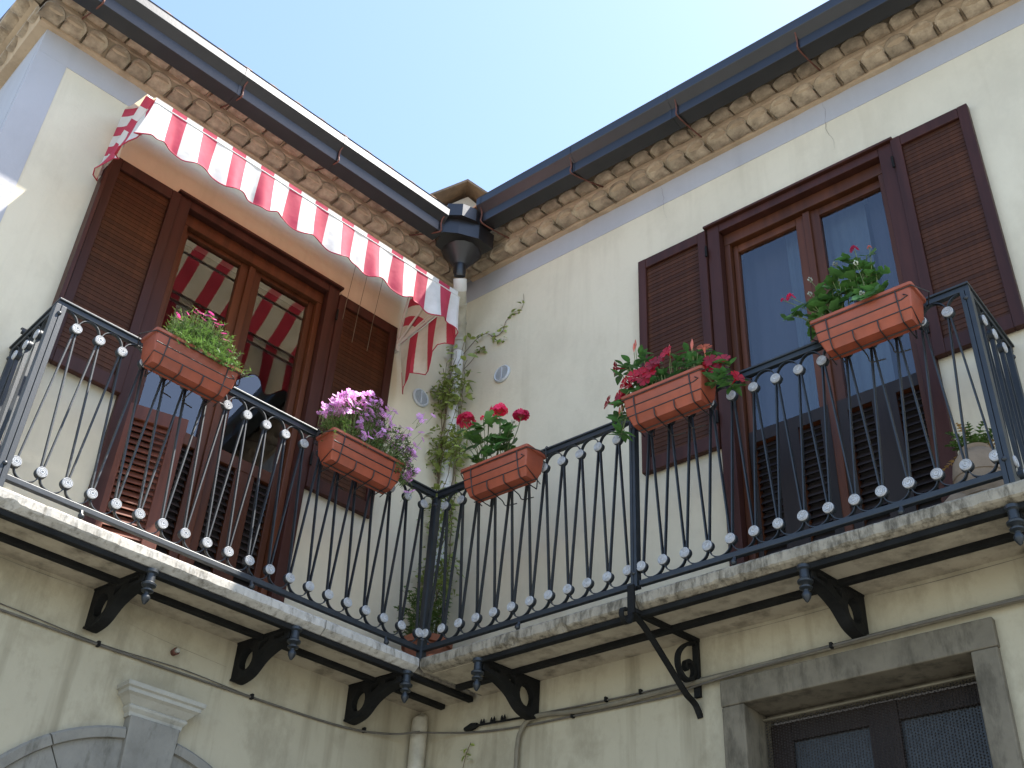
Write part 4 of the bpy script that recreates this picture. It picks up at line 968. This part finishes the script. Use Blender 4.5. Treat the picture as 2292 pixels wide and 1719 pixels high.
for px, pz, n_ in fl4:
    p = Vector((px-1.63, -.06, pz-.807)); inst('flower', TR['crim_petal'], m4, M=T(*p) @ orient(n_, rnd.uniform(0, 6)))
    sm.tube(bez([Vector((max(-.16, min(.16, px-1.63))*.8, 0, .02)), p.lerp(Vector((0, 0, .1)), .35)+Vector((0, .02, 0)), p-Vector(n_).normalized()*.045], 4), .002, 5)
inst('flower', TR['salmon_petal'], m4, M=T(1.86-1.63, -.05, .97-.807) @ orient((.1, -.3, 1)))
for px, pz in ((1.45, 1.16), (1.46, 1.18), (1.785, 1.02), (1.79, 1.03), (1.375, .82), (1.36, .80), (1.66, 1.055)):
    p = Vector((px-1.63, -.04, pz-.807)); MB().lathe([(.001, -.03), (.004, -.015), (.0065, .0), (.004, .02), (0, .034)], 7, p).build('bud', 'salmon_petal', m4, True)
    sm.tube([p-Vector((0, 0, .028)), p-Vector((0.01, -.03, .12))], .0018, 5)
sm.build('stems', 'stem', m4, True)
# lilac pink blossom
def curve_blade(b, p, dirv, l, w, droop):
    dirv = Vector(dirv).normalized(); side = dirv.cross(Vector((rnd.uniform(-.5, .5), rnd.uniform(-1, 1), .8))).normalized(); vs = []; fs = []
    for i in range(4):
        t = i/3; c = Vector(p)+dirv*l*t+Vector((0, 0, -droop*l*t*t)); ww = w*(1-t*.85)
        vs += [c-side*ww, c+side*ww]
        if i: fs.append((2*i-2, 2*i-1, 2*i+1, 2*i))
    b.add(vs, fs)
n2 = plant('pink_flowering_plant', 'dense mound of lilac pink blossom spilling out of its box', 'flower', -.62, .80, True)
PF = [petals(5, r, r*.42, c).mesh('flower', 'pink_petal') for r, c in ((.020, .25), (.018, .5), (.022, .1))]
fo = MB(); sm = MB()
def mound2(u):  # u in 0..1 left to right -> top height (local)
    return .11+.23*math.sin(PI*min(1, u*.8+.12))
for k in range(420):
    u = rnd.random(); x = -.27+.56*u; top = mound2(u); h = top*math.sqrt(rnd.random())
    y = rnd.uniform(-.095, .055); p = Vector((x*(.85+.2*rnd.random()), y, .0+h-.02))
    if u > .78: p.z -= rnd.random()*.16*(u-.6)/.4; p.y -= .03
    sm.tube(bez([Vector((x*.65, y*.4, .0)), p.lerp(Vector((x*.7, y*.5, .05)), .4), p], 3), .0011, 4)
    for j in range(9):
        a = rnd.uniform(0, 6.3); curve_blade(fo, p+Vector((0, 0, -rnd.random()*.06)), (math.cos(a), math.sin(a), rnd.uniform(.0, .9)), rnd.uniform(.014, .028), .0030, .3)
fpos = []
for k in range(340):
    u = rnd.random()**1.05; x = -.28+.57*u; top = mound2(u); f = rnd.random()**.55
    p = Vector((x, -.10+.13*rnd.random()-.02*f, top*f+.015))
    if u < .3 and f < .5: continue
    if u > .75: p.z -= rnd.random()*.20*(u-.55)/.45; p.x += .04*rnd.random(); p.y -= .02
    fpos.append(p)
for k in range(12): fpos.append(Vector((.22+rnd.random()*.16, -.07+rnd.uniform(-.03, .05), rnd.uniform(.10, .42))))
fpos += [Vector((-.065+q*.018, -.115, .06+.012*(q % 2))) for q in range(3)]
for p in fpos:
    inst('flower', PF[rnd.randrange(3)], n2, M=T(*p) @ orient((rnd.uniform(-.7, .7), rnd.uniform(-1, .1), rnd.uniform(.1, .9)), rnd.uniform(0, 6)))
    sm.tube([p, p+Vector((-.02*(p.x > 0)+rnd.uniform(-.02, .02), .02, -.06))], .0011, 4)
f_ = fo.build('foliage', 'leaf_fine', n2); f_['kind'] = 'stuff'; sm.build('stems', 'stem', n2)['kind'] = 'stuff'
# fine-leaved plant with magenta flowers
n1 = plant('magenta_flowering_plant', 'grassy green tuft with a few magenta flowers in the left-most box', 'flower', -1.665, .842, True)
fo = MB(); sm = MB()
for k in range(520):
    u = rnd.random(); x = -.14+.33*u+rnd.uniform(-.03, .03); y = rnd.uniform(-.06, .05); b0 = Vector((x*.75+.01, y*.6, .0))
    tgt = Vector((x+rnd.uniform(-.05, .05), y+rnd.uniform(-.06, .03), (.07+.18*math.sin(PI*min(1, u*.75+.15)))*rnd.uniform(.45, 1.1)))
    if rnd.random() < .2: tgt.z = rnd.uniform(-.02, .05); tgt.y = -.11-rnd.random()*.03
    P = bez([b0, b0.lerp(tgt, .5)+Vector((0, 0, .03)), tgt], 3); sm.tube(P, .0010, 4)
    for p in P[3:]:
        for j in range(2): a = rnd.uniform(0, 6.3); curve_blade(fo, p, (math.cos(a), math.sin(a), rnd.uniform(.2, 1.3)), rnd.uniform(.016, .036), .0027, .2)
for (px, pz) in ((-1.81, .965), (-1.80, .95), (-1.73, 1.03), (-1.70, 1.045), (-1.67, 1.05), (-1.65, 1.075), (-1.645, 1.05), (-1.61, 1.035), (-1.60, 1.02), (-1.56, 1.0), (-1.51, .92), (-1.76, 1.0), (-1.72, 1.05), (-1.68, 1.02), (-1.63, 1.05), (-1.585, 1.04), (-1.54, .97)):
    p = Vector((px+1.665, -.06, pz-.795)); inst('flower', petals(6, .018, .0075, .5).mesh('flower', 'mag_petal'), n1, M=T(*p) @ orient((rnd.uniform(-.5, .5), rnd.uniform(-.8, -.2), .7)))
    sm.tube([p, p+Vector((.0, .02, -.10))], .0012, 4)
for k in range(14):
    x = rnd.uniform(-.13, .15); p = Vector((x, -.03, rnd.uniform(.16, .26))); sm.tube(bez([Vector((x*.7, 0, .05)), p*.8, p], 3), .0010, 4); fo.lathe([(0, -.006), (.002, -.003), (.002, .002), (0, .005)], 5, p)
f_ = fo.build('foliage', 'leaf_fine', n1); f_['kind'] = 'stuff'; sm.build('stems', 'stem', n1)['kind'] = 'stuff'

# corner pot, its plant and the climbing vine
pot = thing('terracotta_pot', 'round terracotta pot standing in the inner corner of the balcony', 'pot', (-.165, .205, ST))
MB().lathe([(.085, 0), (.105, .10), (.122, .175), (.138, .178), (.142, .215), (.128, .217), (.122, .19), (0, .188)], 28).build('pot_body', 'terra_old', pot, True)
MB().lathe([(.12, .192), (.06, .2), (0, .202)], 20).build('soil', 'soil', pot)
bush = thing('corner_shrub', 'small leafy green plant growing from the round corner pot', 'plant', (-.165, .205, ST+.19))
VL = [long_leaf(l, w, .3, .25, 4).mesh('leaf', 'leaf_vine', True) for l, w in ((.032, .011), (.040, .013), (.026, .010))]
def rand_leaf(t, p, meshes, up=.5, sc=1.0):
    a = rnd.uniform(0, 6.3); d_ = Vector((math.cos(a), math.sin(a), rnd.uniform(-.6, .5))).normalized(); n_ = Vector((rnd.uniform(-.5, .5), rnd.uniform(-.9, 0), up+rnd.random()*.6))
    z_ = (n_-d_*n_.dot(d_)).normalized(); x_ = d_.cross(z_)
    inst('leaf', meshes[rnd.randrange(len(meshes))], t, M=T(*p) @ Matrix((x_, d_, z_)).transposed().to_4x4() @ Matrix.Scale(sc, 4))
fo = MB(); sm = MB()
for k in range(70):
    a = rnd.uniform(0, 6.3); r = .16*math.sqrt(rnd.random()); tp = Vector((math.cos(a)*r-.06, math.sin(a)*r, rnd.uniform(.06, .36)))
    P = bez([Vector((tp.x*.4, tp.y*.4, 0)), tp*.6+Vector((0, 0, .05)), tp], 3); sm.tube(P, .0014, 4)
    for p in P[2:]:
        for j in range(5): b_ = rnd.uniform(0, 6.3); curve_blade(fo, p, (math.cos(b_), math.sin(b_), rnd.uniform(-.2, .7)), rnd.uniform(.014, .03), .0045, .3)
f_ = fo.build('foliage', 'leaf_fine', bush); f_['kind'] = 'stuff'; sm.build('stems', 'stem', bush)['kind'] = 'stuff'
vine = thing('climbing_vine', 'climbing vine winding up the white downpipe with one tendril reaching right', 'vine', (-.33, .36, ST+.2))
vi = vine.matrix_world.inverted(); sm = MB(); tips = []
def vstem(pts, r):
    P = bez(pts, 6); P = [p+Vector((noise.noise(p*9)*.018, noise.noise(p*9+Vector((4, 0, 0)))*.014, 0)) for p in P]
    sm.tube(P, r, 6, rs=[r*(1-.6*i/len(P)) for i in range(len(P))]); return P
stems = []
for k in range(8):
    a = k*.8; pts = [(-.20+.02*math.cos(a), .24+.02*math.sin(a), .04)]
    for i in range(1, 8):
        z = .04+i*(2.25+.12*math.sin(k*1.7))/7; a2 = a+i*.75; rr = .055+.02*math.sin(k+i)
        cx, cy = -.385, .445
        if i == 1: cx, cy = -.29, .34
        pts.append((cx+rr*1.3*math.cos(a2), min(.515, cy+rr*.9*math.sin(a2)-.01), z))
    stems.append(vstem(pts, .004))
tend = vstem([(-.36, .47, 2.33), (-.28, .508, 2.44), (-.20, .512, 2.455), (-.153, .515, 2.42), (-.10, .515, 2.40), (-.05, .515, 2.42), (-.03, .515, 2.49), (.02, .515, 2.53), (.07, .515, 2.52), (.11, .512, 2.56), (.13, .510, 2.66)], .0028)
tend2 = vstem([(-.33, .48, 2.2), (-.26, .508, 2.33), (-.22, .512, 2.36), (-.20, .512, 2.30)], .0022)
tend3 = vstem([(-.16, .515, 2.42), (-.10, .512, 2.36), (-.05, .512, 2.33), (-.02, .505, 2.335)], .0018)
cnt = 0
while cnt < 262:
    P = stems[rnd.randrange(8)]; p = P[rnd.randrange(8, len(P))]
    dens = .35+1.1*noise.noise(Vector((p.z*4.2, p.x*6, 1)))
    if rnd.random() > dens: continue
    o_ = Vector((rnd.uniform(-.075, .075), rnd.uniform(-.07, .02), rnd.uniform(-.03, .03))); q = p+o_
    if q.y > .515: q.y = .512
    rand_leaf(vine, vi @ q, VL, .3, rnd.uniform(1.2, 2.1)); cnt += 1
for P, n in ((tend, 26), (tend2, 8), (tend3, 8)):
    for k in range(n): rand_leaf(vine, vi @ (P[rnd.randrange(4, len(P))]+Vector((rnd.uniform(-.015, .015), -.008, rnd.uniform(-.015, .015)))), VL, .3, rnd.uniform(1.0, 1.6))
inst('stem', sm.mesh('stem', 'bark', True), vine, M=vi)
fl_ = MB()                                           # dense small growth between the larger leaves
for k in range(3600):
    P = stems[rnd.randrange(8)]; p = P[rnd.randrange(6, len(P)-4)]
    if noise.noise(Vector((p.z*4.2, p.x*6, 1))) < rnd.uniform(-.25, .25): continue
    q = p+Vector((rnd.gauss(0, .045), rnd.uniform(-.08, .03), rnd.uniform(-.04, .04))); q.y = min(q.y, .51); a = rnd.uniform(0, 6.3)
    curve_blade(fl_, q, (math.cos(a), math.sin(a)-.3, rnd.uniform(-.7, .5)), rnd.uniform(.018, .040), .0080, .2)
f_ = inst('foliage', fl_.mesh('foliage', 'leaf_vine'), vine, M=vi); f_['kind'] = 'stuff'
# stray sprigs by the lower pipe
for k, (pts, lab) in enumerate((([(-.02, .385, -.70), (.0, .385, -.60), (.02, .382, -.52), (.05, .38, -.46)], 'thin ivy sprig on the right wall below the cable'),
                 ([(-.20, .385, -.70), (-.215, .385, -.62), (-.21, .38, -.55)], 'leafy ivy sprig right beside the lower pipe'))):
    t = thing('ivy_sprig', lab, 'ivy', pts[0]); i_ = t.matrix_world.inverted(); P = bez(pts, 5); inst('stem', MB().tube(P, .0018, 5).mesh('stem', 'bark'), t, M=i_)
    for q in range(9): rand_leaf(t, i_ @ (P[rnd.randrange(len(P))]+Vector((rnd.uniform(-.02, .02), -.006, rnd.uniform(-.02, .02)))), VL, .3, 1.1)

# clay jar and fern at the right end
jar = thing('clay_jar', 'round rough clay jar standing behind the right end of the railing', 'jar', (2.890, .20, ST)); jar.scale = (1.0, 1.0, 1.22)
MB().lathe([(.05, 0), (.085, .05), (.105, .12), (.108, .17), (.098, .215), (.075, .245), (.06, .252), (.062, .268), (.054, .27), (.05, .245), (0, .24)], 28).build('jar_body', 'clay', jar, True)
for z in (.07, .11, .15): MB().lathe([(.088+(z-.05)*.17, z-.005), (.094+(z-.05)*.17, z), (.088+(z-.05)*.17, z+.005)], 28).build('ridge', 'clay', jar, True)
st2 = tag(MB().lathe([(0, 0), (.05, .01), (.07, .05), (.062, .10), (.03, .13), (0, .135)], 14, M=Matrix.Scale(.75, 4, (0, 1, 0))).build('rounded_stone', 'clay', None, True, M=T(2.80, .16, ST)), 'brown rounded stone leaning left of the clay jar', 'stone')
fern = thing('potted_fern', 'low green fern with yellowing fronds growing from the clay jar', 'fern', (2.890, .20, ST+.31)); fern.scale = (1.25, 1.25, 1.25)
fr = {'leaf_fine': MB(), 'leaf_dry': MB()}
for k in range(26):
    m = 'leaf_dry' if k in (3, 9, 15, 21) else 'leaf_fine'; a = k*2.4; l = rnd.uniform(.09, .16); up_ = rnd.uniform(.4, 1.5)
    d_ = Vector((math.cos(a), math.sin(a), up_)).normalized(); P = [d_*l*t+Vector((0, 0, -.35*l*t*t)) for t in [q/9 for q in range(10)]]
    fr[m].tube(P, .0014, 4)
    for i, p in enumerate(P[2:]):
        s_ = d_.cross(Vector((0, 0, 1))).normalized()
        for sg in (-1, 1): curve_blade(fr[m], p, s_*sg+d_*.5, .034*(1-i/9), .005, .3)
fr['leaf_fine'].build('fronds', 'leaf_fine', fern); q = fr['leaf_dry'].build('fronds', 'leaf_dry', fern); q['label'] = 'yellowed dry fronds'
tag(MB().lathe([(0, -.02), (.02, -.016), (.026, 0), (.02, .016), (0, .02)], 9).build('brick_shard', 'terra_old', None, False, M=T(.045, .035, ST+.021) @ Matrix.Rotation(.4, 4, 'X')), 'small pinkish brick shard on the slab at the railing corner', 'brick')
